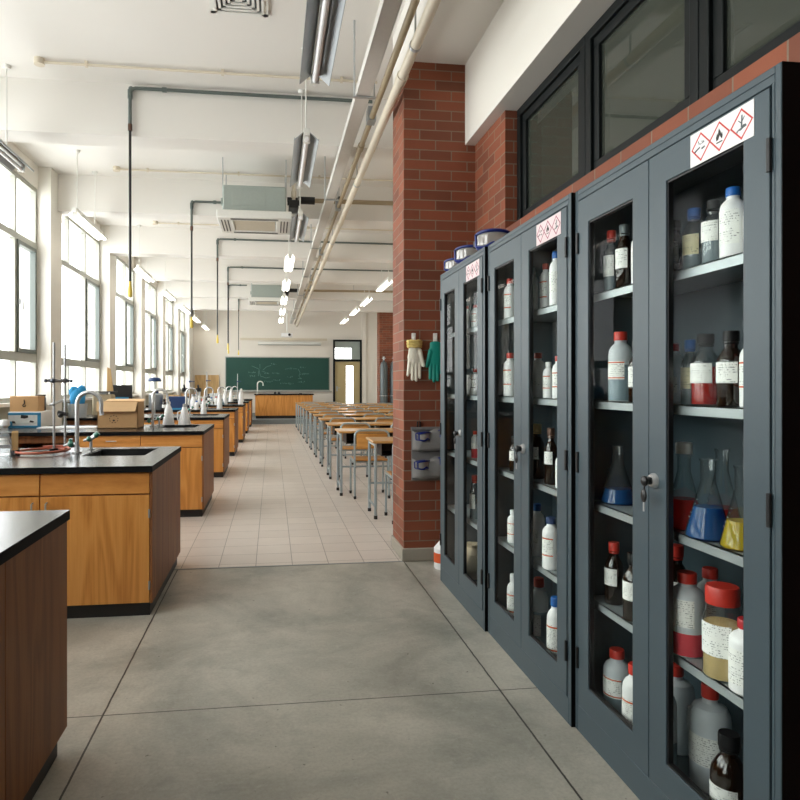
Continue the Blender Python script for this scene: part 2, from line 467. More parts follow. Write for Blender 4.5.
# near brick pillar with its rough plinth, and the far one on the right
struct(G().box(1.0, 1.62, 4.81, 5.25, .1, 3.83).obj('pillar_brick', 'brick'))
struct(G().box(.985, 1.62, 4.795, 5.26, 0, .1).obj('trim_1', 'plinth', bevel=.008))
struct(G().box(3.53, XR, 20.9, 21.4, 0, ZC).obj('pillar_brick.001', 'brick'))
# threshold strip between concrete and tiles
struct(G().box(-3.05, 1.0, 4.80, 4.818, 0, .0025).obj('trim_2', 'skirt'))

# left wall: solid below the sills, pillars, lintels
struct(G().box(-3.35, -3.08, -1.3, YE, 0, 1.10).obj('wall_left', 'sillwall'))
struct(G().box(-3.35, -3.0, -1.6, -1.3, 0, ZC).obj('wall_left.001', 'wall'))
struct(G().box(-3.35, -3.08, -1.3, YE, 3.95, ZC).obj('wall_left.002', 'wall'))
bays = []
PY = [y - (.28 if k == 3 else 0) for k, y in enumerate(YB)]
ends = [4.0] + [y for y in YB[2:]] + [23.35]
for i, y in enumerate(PY):
    struct(G().box(-3.35, XP, y, y + .45, 0, ZC).obj('pillar_window_side', 'wall'))
for i in range(7):
    a = 4.0 if i == 0 else PY[1 + i] + .45
    b = PY[2 + i] if i < 6 else 23.35
    bays.append((a, b))
bays.insert(0, (1.15, 3.55)); bays.insert(0, (-1.3, .7))  # two unseen bays, added to brighten the cabinet contents and foreground
struct(G().box(-3.35, XP, 23.35, YE, 0, ZC).obj('pillar_window_side', 'wall'))
# cross beams
for y in YB:
    struct(G().box(XP + .001, XR if y > 5.4 else 1.0, y, y + .3, 3.75, ZC).obj('beam_cross', 'ceil'))
# baseboards, platform at the far end
struct(G().box(-3.05, XR, YE - .02, YE, .16, .30).obj('baseboard_back', 'skirt'))
struct(G().box(XR - .015, XR, 5.55, YE, 0, .12).obj('baseboard_right', 'skirt'))
struct(G().box(-2.9, XR, 22.3, YE, 0, .16).obj('floor_platform', 'platform', bevel=.006))
# wall joints on the end wall
g = G(); g.box(-2.9, 4.1, YE - .006, YE, 3.62, 3.645); g.box(-1.75, -1.72, YE - .006, YE, 2.3, 3.62); g.box(2.16, 2.19, YE - .006, YE, .3, ZC)
g.box(3.42, 3.6, YE - .08, YE, .16, ZC)
struct(g.obj('trim_3', 'endwall'))

# ---- windows on the left, the two added unseen bays first
def make_window(idx, a, b):
    w = bpy.data.objects.new('window_%d' % idx, None); COL.objects.link(w); w.location = (XW, a, 1.14); struct(w)
    L, T = b - a, 3.95 - 1.14
    d0, d1 = -.035, .035
    m1, m2 = .56, 2.04           # transoms, measured from the sill
    p = L / 3
    fr = G()
    fr.box(d0, d1, 0, L, 0, .06); fr.box(d0, d1, 0, L, T - .06, T)
    fr.box(d0, d1, 0, .05, .06, T - .06); fr.box(d0, d1, L - .05, L, .06, T - .06)
    fr.box(d0, d1, .05, L - .05, m1 - .055, m1 + .055); fr.box(d0, d1, .05, L - .05, m2 - .04, m2 + .04)
    for k in (1, 2):
        fr.box(d0, d1, k * p - .022, k * p + .022, .06, m1 - .055); fr.box(d0, d1, k * p - .022, k * p + .022, m2 + .04, T - .06)
    fr.box(d0, d1, 2 * p - .025, 2 * p + .025, m1 + .055, m2 - .04)
    fr.obj('window_frame', 'winframe', w)
    # opening casement at the far third
    c0, c1, z0, z1 = 2 * p + .027, L - .052, m1 + .057, m2 - .042
    ca = G()
    ca.box(-.02, .05, c0, c1, z0, z0 + .05); ca.box(-.02, .05, c0, c1, z1 - .05, z1); ca.box(-.02, .05, c0, c0 + .05, z0 + .05, z1 - .05); ca.box(-.02, .05, c1 - .05, c1, z0 + .05, z1 - .05)
    co = ca.obj('casement', 'wincase', w)
    h = G(); h.box(.05, .075, c0 + .015, c0 + .04, 1.2, 1.27); h.tube([(.072, c0 + .03, 1.235), (.1, c0 + .03, 1.235), (.1, c0 + .03, 1.13)], .009, 8)
    h.obj('handle', 'steel', co)
    for (y0, y1, q0, q1) in [(0, p, 0, m1), (p, 2 * p, 0, m1), (2 * p, L, 0, m1), (0, 2 * p, m1, m2), (2 * p, L, m1, m2), (0, p, m2, T), (p, 2 * p, m2, T), (2 * p, L, m2, T)]:
        G().box(-.004, .004, y0 + .024, y1 - .024, q0 + .052, q1 - .042).obj('pane', 'win_glass', w)
    struct(G().box(-3.16, -2.99, a, b, 1.10, 1.14).obj('sill_window', 'sill', bevel=.005))
for i, (a, b) in enumerate(bays): make_window(i + 1, a, b)

# ---- dark inner windows above the cabinets
def make_inner(idx, a, b):
    w = bpy.data.objects.new('window_%d' % idx, None); COL.objects.link(w); w.location = (1.68, a, 2.40); struct(w)
    L, T = b - a, .81
    for nm, x0, x1, e in (('window_frame', -.035, .05, .0), ('window_sash', -.018, .03, .055)):
        f = G(); t = .055
        f.box(x0, x1, e, L - e, e, e + t); f.box(x0, x1, e, L - e, T - e - t, T - e); f.box(x0, x1, e, e + t, e + t, T - e - t); f.box(x0, x1, L - e - t, L - e, e + t, T - e - t)
        f.obj(nm, 'intframe', w, bevel=.004)
    G().box(.0, .008, .1, L - .1, .1, T - .1).obj('pane', 'hall_glass', w)
for i, (a, b) in enumerate([(3.21, 4.16), (2.30, 3.205), (1.39, 2.295), (.48, 1.385), (-.43, .475)]): make_inner(10 + i, a, b)

# ---- end wall: chalkboard, screen, projector, door
P = lambda px, py, Y=24.46: at(px, py, 1, Y)
def make_board():
    a, b = P(226, 390), P(329, 358); x0, x1, z0, z1 = a.x, b.x, a.z, b.z
    t = thing('chalkboard', 'wide green chalkboard with faint chalk formulas on the far wall', 'chalkboard', ((x0 + x1) / 2, YE, z0))
    W, H = (x1 - x0) / 2, z1 - z0
    G().box(-W, W, -.03, 0, 0, H).obj('board_panel', 'board', t)
    f = G(); f.box(-W - .03, W + .03, -.045, 0, H, H + .035); f.box(-W - .03, W + .03, -.045, 0, -.035, 0); f.box(-W - .03, -W, -.045, 0, 0, H); f.box(W, W + .03, -.045, 0, 0, H)
    f.obj('board_frame', 'alu', t)
    G().box(-W - .1, W + .1, -.13, 0, -.07, -.035).obj('chalk_ledge', 'alu', t)
    c = G(); yy = -.034
    def ln(*pts): c.tube([(q[0], yy, q[1]) for q in pts], .0055, 5)
    S = lambda px, py: ((px - 272) * 24.2 / 640 - (x0 + x1) / 2 + .0, 1.35 + (385 - py) * 24.2 / 640 - z0)
    # ring structure with branches, left half
    ln(S(252, 366), S(259, 369)); ln(S(259, 369), S(260.5, 376), S(266, 378)); ln(S(260, 364), S(260, 368.5)); ln(S(263, 370), S(267, 366.5), S(271, 365.5))
    ln(S(258.5, 371), S(258.5, 376)); ln(S(262, 371), S(266, 372.5)); ln(S(266, 378), S(270, 377)); ln(S(298, 369), S(300, 372), S(299, 376), S(301, 379))
    ln(S(293, 368.7), S(297, 368.7)); ln(S(298, 378.5), S(302, 378.5))
    r2 = random.Random(3)
    def word(px, py, n, w=1.5):
        for i in range(n):
            x, y = px + i * w, py + r2.uniform(-.2, .2)
            pts = [S(x + r2.uniform(0, 1.1), y + r2.uniform(-1.0, 1.0)) for _ in range(4)]
            ln(*pts)
    for a_ in ((271, 364, 4), (249, 372, 5), (250, 376, 4), (264, 373.5, 4), (272, 373.2, 5), (285, 368.5, 5), (300, 367.5, 4), (300, 374, 6), (287, 377, 4), (264, 381.5, 6), (273, 380, 5), (280, 383.5, 7), (298, 382, 5), (290, 384, 3)): word(*a_)
    c.obj('chalk_lettering', 'chalk', t)
make_board()
a, b = P(258, 344.3, 24.3), P(321, 341.8, 24.3)
t = thing('projection_screen', 'long white rolled-up projection screen above the chalkboard', 'screen', ((a.x + b.x) / 2, 24.4, a.z))
W = (b.x - a.x) / 2
g = G(); g.box(-W, W, -.1, 0, 0, .1); g.obj('case', 'white_metal', t, bevel=.012)
g = G(); g.cyl((-W, -.05, -.012), (W, -.05, -.012), .012); g.obj('pull_bar', 'alu', t)
for q in (-1, 1): G().box(q * W * .8 - .02, q * W * .8 + .02, 0, .1, .02, .08).obj('bracket', 'alu', t)
a, b = P(240, 340), P(327, 338.6)
tag(G().box(a.x, b.x, YE - .04, YE, a.z, b.z).obj('wall_trunking', 'cream'), 'thin grey cable trunking running level above the rolled projection screen', 'trunking')
c0 = at(287, 337, 1, 22.6)
t = thing('projector', 'white ceiling projector hanging in front of the far wall', 'projector', (c0.x, 22.6, c0.z))
G().box(-.2, .2, -.15, .15, 0, .13).obj('projector_body', 'white_plastic', t, bevel=.02)
G().cyl((.08, -.15, .07), (.08, -.18, .07), .045).obj('lens', 'black', t)
g = G(); g.cyl((0, 0, .13), (0, 0, ZC - c0.z), .02); g.box(-.08, .08, -.08, .08, .13, .15); g.obj('ceiling_pole', 'white_metal', t)

def make_door():
    a, b = P(333, 420, YE), P(361.5, 340, YE)
    x0, x1, zt = a.x, b.x, b.z
    d = bpy.data.objects.new('door_1', None); COL.objects.link(d); d.location = (x0, YE, .16); struct(d)
    W, H = x1 - x0, zt - .16; zm = P(340, 360.5, YE).z - .16
    f = G(); f.box(0, .07, -.1, 0, 0, H); f.box(W - .07, W, -.1, 0, 0, H); f.box(.07, W - .07, -.1, 0, H - .07, H); f.box(.07, W - .07, -.1, 0, zm - .04, zm + .04)
    f.obj('door_frame', 'intframe', d)
    l0, l1 = P(346, 400, YE), P(353, 366, YE)
    u0, u1, v0, v1 = l0.x - x0, l1.x - x0, .28, l1.z - .16
    lf = G(); A, B, Z0, Z1 = .075, W - .075, .01, zm - .045
    lf.box(A, u0, -.06, -.015, Z0, Z1); lf.box(u1, B, -.06, -.015, Z0, Z1); lf.box(u0, u1, -.06, -.015, Z0, v0); lf.box(u0, u1, -.06, -.015, v1, Z1)
    leaf = lf.obj('door_leaf', 'doorleaf', d)
    G().box(u0, u1, -.04, -.034, v0, v1).obj('glass_strip', 'win_glass', leaf)
    h = G(); h.box(A + .04, A + .1, -.07, -.06, .95, 1.15); h.tube([(A + .07, -.07, 1.08), (A + .07, -.12, 1.08), (A + .2, -.12, 1.08)], .012, 8); h.obj('door_handle', 'steel', leaf)
    G().box(.07, W - .07, -.05, -.044, zm + .04, H - .07).obj('transom_glass', 'win_glass', d)
    s = G(); hh = H - zm; s.box(W * .64, W - .07, -.06, -.03, zm + .04, H - .07); s.box(.07, W * .64, -.06, -.03, zm + hh * .6, H - .07); s.obj('transom_panel', 'fcu', d)
    return x0, W, zm, H
DX, DW, DZ, DH = make_door()
# ================================================================== CEILING SERVICES
def make_light(lit):
    ww = .078 if lit else .1
    t = thing('pendant_tube_light', '', 'light')
    L = 1.3
    G().box(-.028, .028, 0, L, .055, .115).obj('housing', 'white_metal', t, bevel=.004)
    for s in (-1, 1):
        g = G(); g.slab([(s * .026, 0, .075), (s * ww, 0, .012), (s * ww, L, .012), (s * .026, L, .075)], (s * .003, 0, .005)); g.slab([(s * ww, 0, .012), (s * ww, L, .012), (s * ww, L, .03), (s * ww, 0, .03)], (s * .004, 0, 0))
        g.obj('reflector_wing', 'white_metal' if lit else 'grey_metal', t)
    if lit:
        for x in (-.042, .042): G().cyl((x, .03, .014), (x, L - .03, .014), .016, n=10).obj('lamp_tube', 'lit', t)
    else:
        G().cyl((0, .0, .022), (0, L, .022), .019, n=14).obj('lamp_tube', 'white_plastic', t)
    for y in (.02, L - .05): G().box(-.03, .03, y, y + .03, .0, .06).obj('tube_holder', 'white_metal', t)
    h = ZC - 3.4
    for y in (.12, L - .38):
        r = G().cyl((0, y, .115), (0, y, h - .01), .006, n=8).obj('hanging_rod', 'white_metal', t)
        G().lathe([(0, h - .035), (.03, h - .03), (.04, h), (0, h)], (0, y, 0), 12).obj('ceiling_rose', 'white_metal', r)
    return t
lit0, dark0 = make_light(True), make_light(False)
seen = {True: False, False: False}
def put_light(lit, label, x, y, group):
    src = lit0 if lit else dark0
    if not seen[lit]: o = src; seen[lit] = True; o.location = (x, y, 3.4); o['label'] = label; o['group'] = group
    else: dup(src, label, (x, y, 3.4), group=group)
for k, (lit, yl, lab) in enumerate([
    (False, 5.25, 'unlit grey tube light hanging by the first tall window, top left'),
    (True, 8.17, 'lit tube light hanging by the windows, nearest lit one of the window row'),
    (True, 11.9, 'lit tube light in the window row, second lit one from the unlit light'),
    (True, 14.75, 'lit tube light in the window row, third lit one from the unlit light'),
    (True, 17.62, 'lit tube light in the window row, fourth lit one from the unlit light'),
    (True, 20.3, 'small lit tube light in the window row, last but one before the far wall'),
    (True, 23.1, 'tiniest lit tube light of the window row, next to the far wall')]):
    put_light(lit, lab, -2.39, yl, 'tube lights along the windows')
for k, lab in enumerate([
    'big unlit tube light with grey reflector at the top of the centre row',
    'unlit tube light hanging between the big near one and the first grey air unit',
    'unlit tube light hanging just right of the first grey air unit',
    'lit tube light of the centre row, first lit one past the large grey air unit',
    'lit tube light of the centre row, second lit one past the large grey air unit',
    'lit tube light of the centre row, just past the small far air unit',
    'lit tube light of the centre row, last but one before the projector',
    'lit tube light of the centre row, nearest the projector']):
    put_light(k > 2, lab, .35 if k == 2 else .29, 5.4 if k == 1 else 3.1 + 2.42 * k, 'tube lights along the centre')
for k, lab in enumerate([
    'lit tube light right of the cable tray, beside the near brick pillar',
    'lit tube light right of the cable tray, second from the near brick pillar',
    'lit tube light right of the cable tray, third from the near brick pillar',
    'lit tube light right of the cable tray, farthest, above the far door']):
    put_light(True, lab, 2.33, (12.6, 15.2, 17.44, 20.06)[k], 'tube lights along the right side')

# cassette air units
def make_unit():
    t = thing('air_unit', 'large grey-green ceiling air unit with white slotted underside, the nearer one', 'air conditioner', (-.22, 8.58, 3.45), group='ceiling air units')
    G().box(-.4, .4, -.37, .37, .1, .43).obj('casing', 'fcu', t, bevel=.02)
    G().box(-.28, .14, -.374, -.37, .17, .37).obj('access_plate', 'fcu', t, bevel=.003)
    for y in (-.32, .32): G().box(-.42, -.4, y - .04, y + .04, .18, .26).obj('hanging_lug', 'fcu', t, bevel=.003)
    pn = G(); pn.box(-.47, .47, -.43, -.27, 0, .1); pn.box(-.47, .47, .27, .43, 0, .1); pn.box(-.47, -.27, -.27, .27, 0, .1); pn.box(.27, .47, -.27, .27, 0, .1)
    pn.obj('fascia', 'white_metal', t, bevel=.012)
    gr = G()
    for i in range(12): gr.box(-.26, .26, -.255 + i * .045, -.235 + i * .045, .006, .03)
    gr.obj('intake_grille', 'cream', t)
    sl = G()
    for s in (-1, 1):
        for i in range(3): sl.box(s * (.33 + i * .04), s * (.345 + i * .04), -.3, .3, -.003, .004); sl.box(-.3, .3, s * (.32 + i * .03), s * (.33 + i * .03), -.003, .004)
    sl.obj('outlet_slots', 'black', t)
    for x, y in ((-.4, -.3), (-.4, .3), (.4, -.3), (.4, .3)): G().cyl((x, y, .3), (x, y, .795), .007, n=8).obj('threaded_rod', 'steel', t)
    v = G(); v.cyl((.42, -.18, .28), (.58, -.18, .28), .035); v.cyl((.42, -.05, .36), (.56, -.05, .36), .03); v.box(.44, .56, -.25, .05, .2, .3); v.ball((.5, -.2, .4), .035); v.obj('valve_set', 'black', t)
    v = G(); v.tube([(.5, -.22, .3), (.5, -.22, .62), (.5, -.16, .68)], .024, 10); v.cyl((.5, -.22, .34), (.5, -.22, .42), .034); v.obj('riser_pipe', 'cream', t)
    return t
u0 = make_unit()
dup(u0, 'small far grey-green ceiling air unit seen beyond the large one', (-.13, 17.0, 3.5))

# pipes leaving the air units to the right
for k, (x0, y, z, lab) in enumerate([(.35, 8.62, 3.83, 'tan pipe with black sleeve running right from the large air unit'), (.45, 16.85, 3.83, 'tan pipe running right from the small far air unit')]):
    t = thing('drain_pipe', lab, 'pipe', (x0, y, z), group='air unit pipes')
    G().cyl((0, 0, 0), (4.15 - x0, 0, .02), .03).obj('pipe', 'brownpipe', t)
    G().cyl((-.0, 0, 0), (.22, 0, 0), .05).obj('foam_sleeve', 'black', t)
    for x in (.55, 1.7, 2.8): G().tube([(x, 0, -.034), (x, 0, ZC - z)], .006, 6).obj('hanger', 'steel', t)
    if k == 0: G().ball((.55, -.05, .0), .045, .03, .06).obj('valve', 'black', t)

# cable tray and long pipes over the aisle
t = thing('cable_tray', 'long pale grey cable tray running down the ceiling to the far wall', 'cable tray', (.72, -1.0, 3.65))
g = G(); g.box(-.052, .052, 0, 25.2, 0, .006); g.box(-.056, -.05, 0, 25.2, 0, .075); g.box(.05, .056, 0, 25.2, 0, .075)
g.obj('channel', 'tray', t)
for i in range(9):
    y = 3.2 + 2.85 * i
    if y > 24: break
    h = G(); h.cyl((-.07, y, -.01), (-.07, y, ZC - 3.65), .008, n=8); h.box(-.08, .1, y - .015, y + .015, -.014, -.002); h.cyl((.09, y, -.01), (.09, y, .12), .006, n=6); h.obj('hanger', 'steel', t)
t = thing('water_pipe', 'slim tan pipe running beside the cable tray', 'pipe', (.855, -1.0, 3.66), group='long ceiling pipes')
G().cyl((0, 0, 0), (0, 25.3, 0), .025).obj('pipe', 'brownpipe', t)
for y in (3.05, 7.1, 11.2, 15.3, 19.4): G().cyl((0, y, 0), (0, y + .12, 0), .033).obj('coupling', 'brownpipe', t)
for y in (6.5, 9.3, 12.2, 15.0, 17.9): G().box(-.035, .035, y - .06, y + .06, -.03, .09).obj('bracket', 'grey_metal', t)
t = thing('water_pipe', 'thick cream pipe passing close to the near brick pillar', 'pipe', (.93, -1.0, 3.57), group='long ceiling pipes')
G().cyl((0, 0, 0), (0, 25.3, 0), .036, n=20).obj('pipe', 'cream', t)
for y in (4.0, 5.5, 9.7, 13.8): G().cyl((0, y, 0), (0, y + .1, 0), .042, n=20).obj('coupling', 'cream', t)
for y in (5.1, 8.0, 10.9, 13.7, 16.5, 19.4, 22.3):
    h = G(); h.cyl((.0, y, .03), (.0, y, ZC - 3.575 - (.42 if y < 6.3 else 0)), .007, n=8); h.cyl((0, y - .012, 0), (0, y + .012, 0), .041); h.obj('clamp', 'steel', t)

# green conduits with dropped pull cords, one on each beam
cord = [(-1.35, 4.2, 2.19, 'first'), (-1.12, 3.93, 2.15, 'second'), (-1.0, 4.05, 2.12, 'third'), (-1.0, 4.05, 2.15, 'fourth'), (-1.18, 4.08, 2.2, 'fifth'), (-1.05, 4.1, 2.3, 'sixth')]
for k, (x, z, zb, w) in enumerate(cord):
    y = YB[2 + k] - .035
    xe = 1.0 if k == 0 else (-.68 if k in (1, 4) else XR - .02)
    t = thing('dropped_power_cord', 'dark cord with yellow grip dropped from a green conduit, %s from the front' % w, 'cord', (x, y, zb), group='dropped cords over the benches')
    d = z - zb
    G().tube([(0, 0, d - .36), (0, 0, d - .05), (.012, 0, d - .015), (.05, 0, d), (xe - x, 0, d)], .0165, 10).obj('conduit', 'conduit', t)
    c = G(); c.cyl((0, 0, d - .1), (0, 0, d - .02), .023); c.ball((.01, 0, d - .01), .026); c.obj('elbow_fitting', 'conduit', t)
    G().cyl((.3, 0, d), (.34, 0, d), .024).obj('coupling', 'conduit', t)
    G().cyl((0, 0, d - .41), (0, 0, d - .35), .021).obj('collar', 'copper', t)
    G().tube([(0, 0, .13), (0, 0, d - .36)], .013, 8).obj('cable', 'black', t)
    G().lathe([(0, 0), (.018, .004), (.022, .02), (.022, .07), (.014, .12), (.013, .155), (0, .156)], n=14).obj('grip', 'yellow', t)
# cream conduits with end boxes under the ceiling before each beam
for k in range(6):
    y = YB[2 + k] - .4
    t = thing('ceiling_conduit', 'thin cream conduit with end box under the ceiling, %s from the front' % ORD[k], 'conduit', (-2.05, y, ZC), group='cream ceiling conduits')
    G().tube([(0, 0, -.03), (.99 - -2.05 if k == 0 else 6.2, 0, -.03)], .012, 8).obj('tube', 'cream', t)
    b = G(); b.cyl((0, 0, -.055), (0, 0, 0), .045); b.obj('junction_box', 'cream', t)
    for x in (.4, 1.6, 2.7): G().box(x - .012, x + .012, -.016, .016, -.048, 0).obj('clip', 'cream', t)
# square ceiling diffuser
t = thing('ceiling_diffuser', 'square white slatted ceiling vent at the top edge', 'vent', (-.25, 4.84, ZC))
g = G()
for i in range(5):
    r = .19 - i * .036
    for (x0, x1, y0, y1) in ((-r, r, -r, -r + .02), (-r, r, r - .02, r), (-r, -r + .02, -r, r), (r - .02, r, -r, r)): g.box(x0, x1, y0, y1, -.03 + i * .003, -.006)
g.obj('louvre', 'white_metal', t)
g = G(); g.box(-.22, .22, -.22, -.185, -.02, 0); g.box(-.22, .22, .185, .22, -.02, 0); g.box(-.22, -.185, -.22, .22, -.02, 0); g.box(.185, .22, -.22, .22, -.02, 0); g.obj('vent_frame', 'white_metal', t)
G().box(-.185, .185, -.185, .185, -.005, -.001).obj('backing', 'cyl', t)
# small alarm speaker beside the first centre light
tag(G().ball((.16, 4.75, 3.55), .02, .02, .04).obj('pull_bob', 'cream'), 'tiny cream bob hanging beside the big unlit tube light', 'bob') if False else None
# ================================================================== LAB BENCHES
def gooseneck(g, x, y, z0, z1, r, rad, dirx=1, diry=0, drop=.06):
    pts = [(x, y, z0), (x, y, z1 - r)]
    for i in range(1, 13):
        a = PI * i / 12
        pts.append((x + dirx * r * (1 - math.cos(a)), y + diry * r * (1 - math.cos(a)), z1 - r + r * math.sin(a)))
    pts.append((x + dirx * 2 * r, y + diry * 2 * r, z1 - r - drop))
    g.tube(pts, rad, 12)

def make_bench():
    t = thing('lab_bench', '', 'lab bench')
    D, W, H = 1.2, 2.21, .88
    sx0, sx1, sy0, sy1 = -.56, -.15, .58, 1.05
    g = G(); z0 = H - .036
    g.box(-W, 0, 0, sy0, z0, H); g.box(-W, 0, sy1, D, z0, H); g.box(-W, sx0, sy0, sy1, z0, H); g.box(sx1, 0, sy0, sy1, z0, H)
    top = g.obj('worktop', ['black_top', 'top_edge'], t)
    for f in top.data.polygons: f.material_index = 0 if abs(f.normal.z) > .5 else 1
    s = G(); e = .012
    s.box(sx0, sx1, sy0, sy0 + e, .66, H - .004); s.box(sx0, sx1, sy1 - e, sy1, .66, H - .004); s.box(sx0, sx0 + e, sy0, sy1, .66, H - .004); s.box(sx1 - e, sx1, sy0, sy1, .66, H - .004); s.box(sx0, sx1, sy0, sy1, .65, .66)
    s.cyl(((sx0 + sx1) / 2, .8, .66), ((sx0 + sx1) / 2, .8, .668), .035)
    s.obj('sink', 'black', t)
    c = G()     # carcass
    c.box(-1.27, -.018, .045, D - .03, .075, .64); c.box(-1.27, -.64, .045, D - .03, .64, z0); c.box(-.64, -.018, .045, .5, .64, z0); c.box(-.64, -.018, 1.08, D - .03, .64, z0)
    c.box(-1.27 - .9, -1.27, D - .09, D - .05, .075, z0); c.box(-W + .02, -2.09, .03, D - .03, .0, z0)
    c.box(-2.09, -1.27, .06, .09, .77, z0)
    c.obj('carcass', 'shaded_oak', t)
    # right end panel: two boards
    for y0, y1 in ((.024, .62), (.623, D - .02)): G().box(-.018, 0 - .004, y0, y1, .075, z0).obj('end_panel', 'shaded_oak', t, bevel=.0015)
    k = G(); k.box(-1.26, -.03, .04, .06, 0, .075); k.box(-.05, -.02, .04, D - .08, 0, .075); k.box(-1.26, -.03, D - .1, D - .08, 0, .075); k.obj('kick_board', 'kick', t)
    for i, (x0, x1) in enumerate([(-.625, -.021), (-1.255, -.631)]):
        dr = G().box(x0, x1, .024, .045, .716, .838).obj('drawer', 'drawer_wood', t, bevel=.002)
        do = G().box(x0, x1, .024, .045, .078, .708).obj('door', 'door_wood', t, bevel=.002)
        if i:
            h = G(); xm = (x0 + x1) / 2 + .03; h.tube([(xm - .05, .03, .785), (xm - .045, .004, .785), (xm + .045, .004, .785), (xm + .05, .03, .785)], .005, 8); h.obj('handle', 'steel', dr)
        kx = x0 + .035 if i == 0 else x1 - .035
        h = G(); h.tube([(kx, .03, .675), (kx, .002, .67), (kx, .002, .62), (kx, .03, .615)], .005, 8); h.obj('handle', 'steel', do)
        for z in (.18, .6):
            hx = x1 if i == 0 else x0
            G().cyl((hx, .02, z - .025), (hx, .02, z + .025), .006, n=8).obj('hinge', 'steel', do)
    f = G(); gooseneck(f, -.645, .79, H, 1.3, .08, .0145); f.cyl((-.645, .79, H), (-.645, .79, H + .012), .034); f.cyl((-.645, .79, H + .012), (-.645, .79, H + .05), .017)
    f.cyl((-.481, .79, 1.14), (-.481, .79, 1.165), .015)
    fo = f.obj('faucet', 'chrome', t)
    a = G(); a.cyl((-.645, .79, H + .062), (-.705, .79, H + .06), .013); a.tube([(-.7, .79, H + .06), (-.718, .786, H + .056), (-.733, .78, H + .05)], [.012, .008, .006], 10)
    ao = a.obj('gas_tap', 'chrome', t)
    b = G(); b.ball((-.685, .785, H + .064), .022, .02, .024); b.cyl((-.685, .785, H + .06), (-.685, .785, H + .1), .013); b.obj('tap_knob', 'green_tap', ao)
    for (x, y, lx) in ((-.615, 1.02, .07),):
        a = G(); a.cyl((x, y, H), (x, y, H + .008), .026); a.cyl((x, y, H), (x, y, H + .075), .011)
        a.tube([(x - lx * .7, y - .015, H + .066), (x, y, H + .08), (x + lx * .4, y, H + .1)], [.008, .016, .017], 10)
        ao = a.obj('gas_tap', 'chrome', t)
        b = G(); b.cyl((x + lx * .4, y, H + .1), (x + lx * .75, y, H + .122), .021, .018); b.ball((x - lx * .15, y - .005, H + .078), .021); b.obj('tap_knob', 'green_tap', ao)
    return t
bench0 = make_bench()
BX, BY = -.69, [3.84 + 2.83 * k for k in range(7)]
bench0.location = (BX, BY[0], 0); bench0['label'] = 'oak lab bench with black top, sink and red hose, nearest whole one'
bench0['group'] = 'lab benches by the windows'
b1 = dup(bench0, 'lab bench cut off at the lower left corner of the picture', (-.755, 1.33, 0))
for ch in list(b1.children):
    n = ch.name.split('.')[0]
    if n in ('sink', 'faucet', 'gas_tap', 'worktop'):
        for c2 in list(ch.children): bpy.data.objects.remove(c2)
        bpy.data.objects.remove(ch)
o = G().box(-2.21, 0, 0, 1.2, .844, .88).obj('worktop', ['black_top', 'top_edge'], b1)
for f in o.data.polygons: f.material_index = 0 if abs(f.normal.z) > .5 else 1
for k, lab in enumerate(['oak lab bench carrying the large open cardboard box and two white bottles', 'oak lab bench just past the one with the large cardboard box', 'oak lab bench carrying the navy case, fourth whole one from the front',
                         'oak lab bench, fifth whole one from the front', 'oak lab bench, last but one before the far wall', 'oak lab bench farthest away, beside the grey platform']):
    dup(bench0, lab, (BX + (.03 if k > 2 else 0), BY[k + 1], 0))

# teacher's desk on the platform
t = thing('demonstration_desk', 'wide oak demonstration desk with black top below the chalkboard', 'desk', (.43, 22.9, .16))
G().box(-1.06, 1.06, 0, .8, .83, .87).obj('worktop', 'black_top', t)
for i in range(5): G().box(-1.02 + i * .408, -1.02 + i * .408 + .404, .03, .05, .1, .83).obj('front_panel', 'door_wood', t)
g = G(); g.box(-1.02, 1.02, .05, .76, .1, .83); g.obj('carcass', 'door_wood', t)
G().box(-1.0, 1.0, .06, .7, 0, .1).obj('kick_board', 'kick', t)
f = G(); gooseneck(f, -.95, .4, .87, 1.32, .1, .02); f.cyl((-.95, .4, .87), (-.95, .4, .89), .05); f.obj('faucet', 'white_metal', t)
for i, (x, lab) in enumerate([(-.32, 'small black tape dispenser on the demonstration desk, left of its twin'), (-.18, 'small black tape dispenser on the demonstration desk, right of its twin'), (.6, 'low black eraser block lying alone on the demonstration desk')]):
    g = G(); g.box(-.05, .05, -.04, .04, 0, .025); 
    if i < 2: g.cyl((0, -.03, .045), (0, .03, .045), .035)
    o = g.obj('desk_utensil', 'black', bevel=.006); o.location = (.43 + x, 23.25, 1.03); tag(o, lab, 'desk utensil')

# ------------------------------------------------------------------ things on the benches
TOP = .8805
def bench_at(px, zc, z=TOP):
    X = (px - 272) / FPX * zc * CY * 1.0
    # keep the stated camera depth
    u = (px - PPX) / FPX
    return Vector((zc * (SY + u * CY), zc * (CY - u * SY), z))

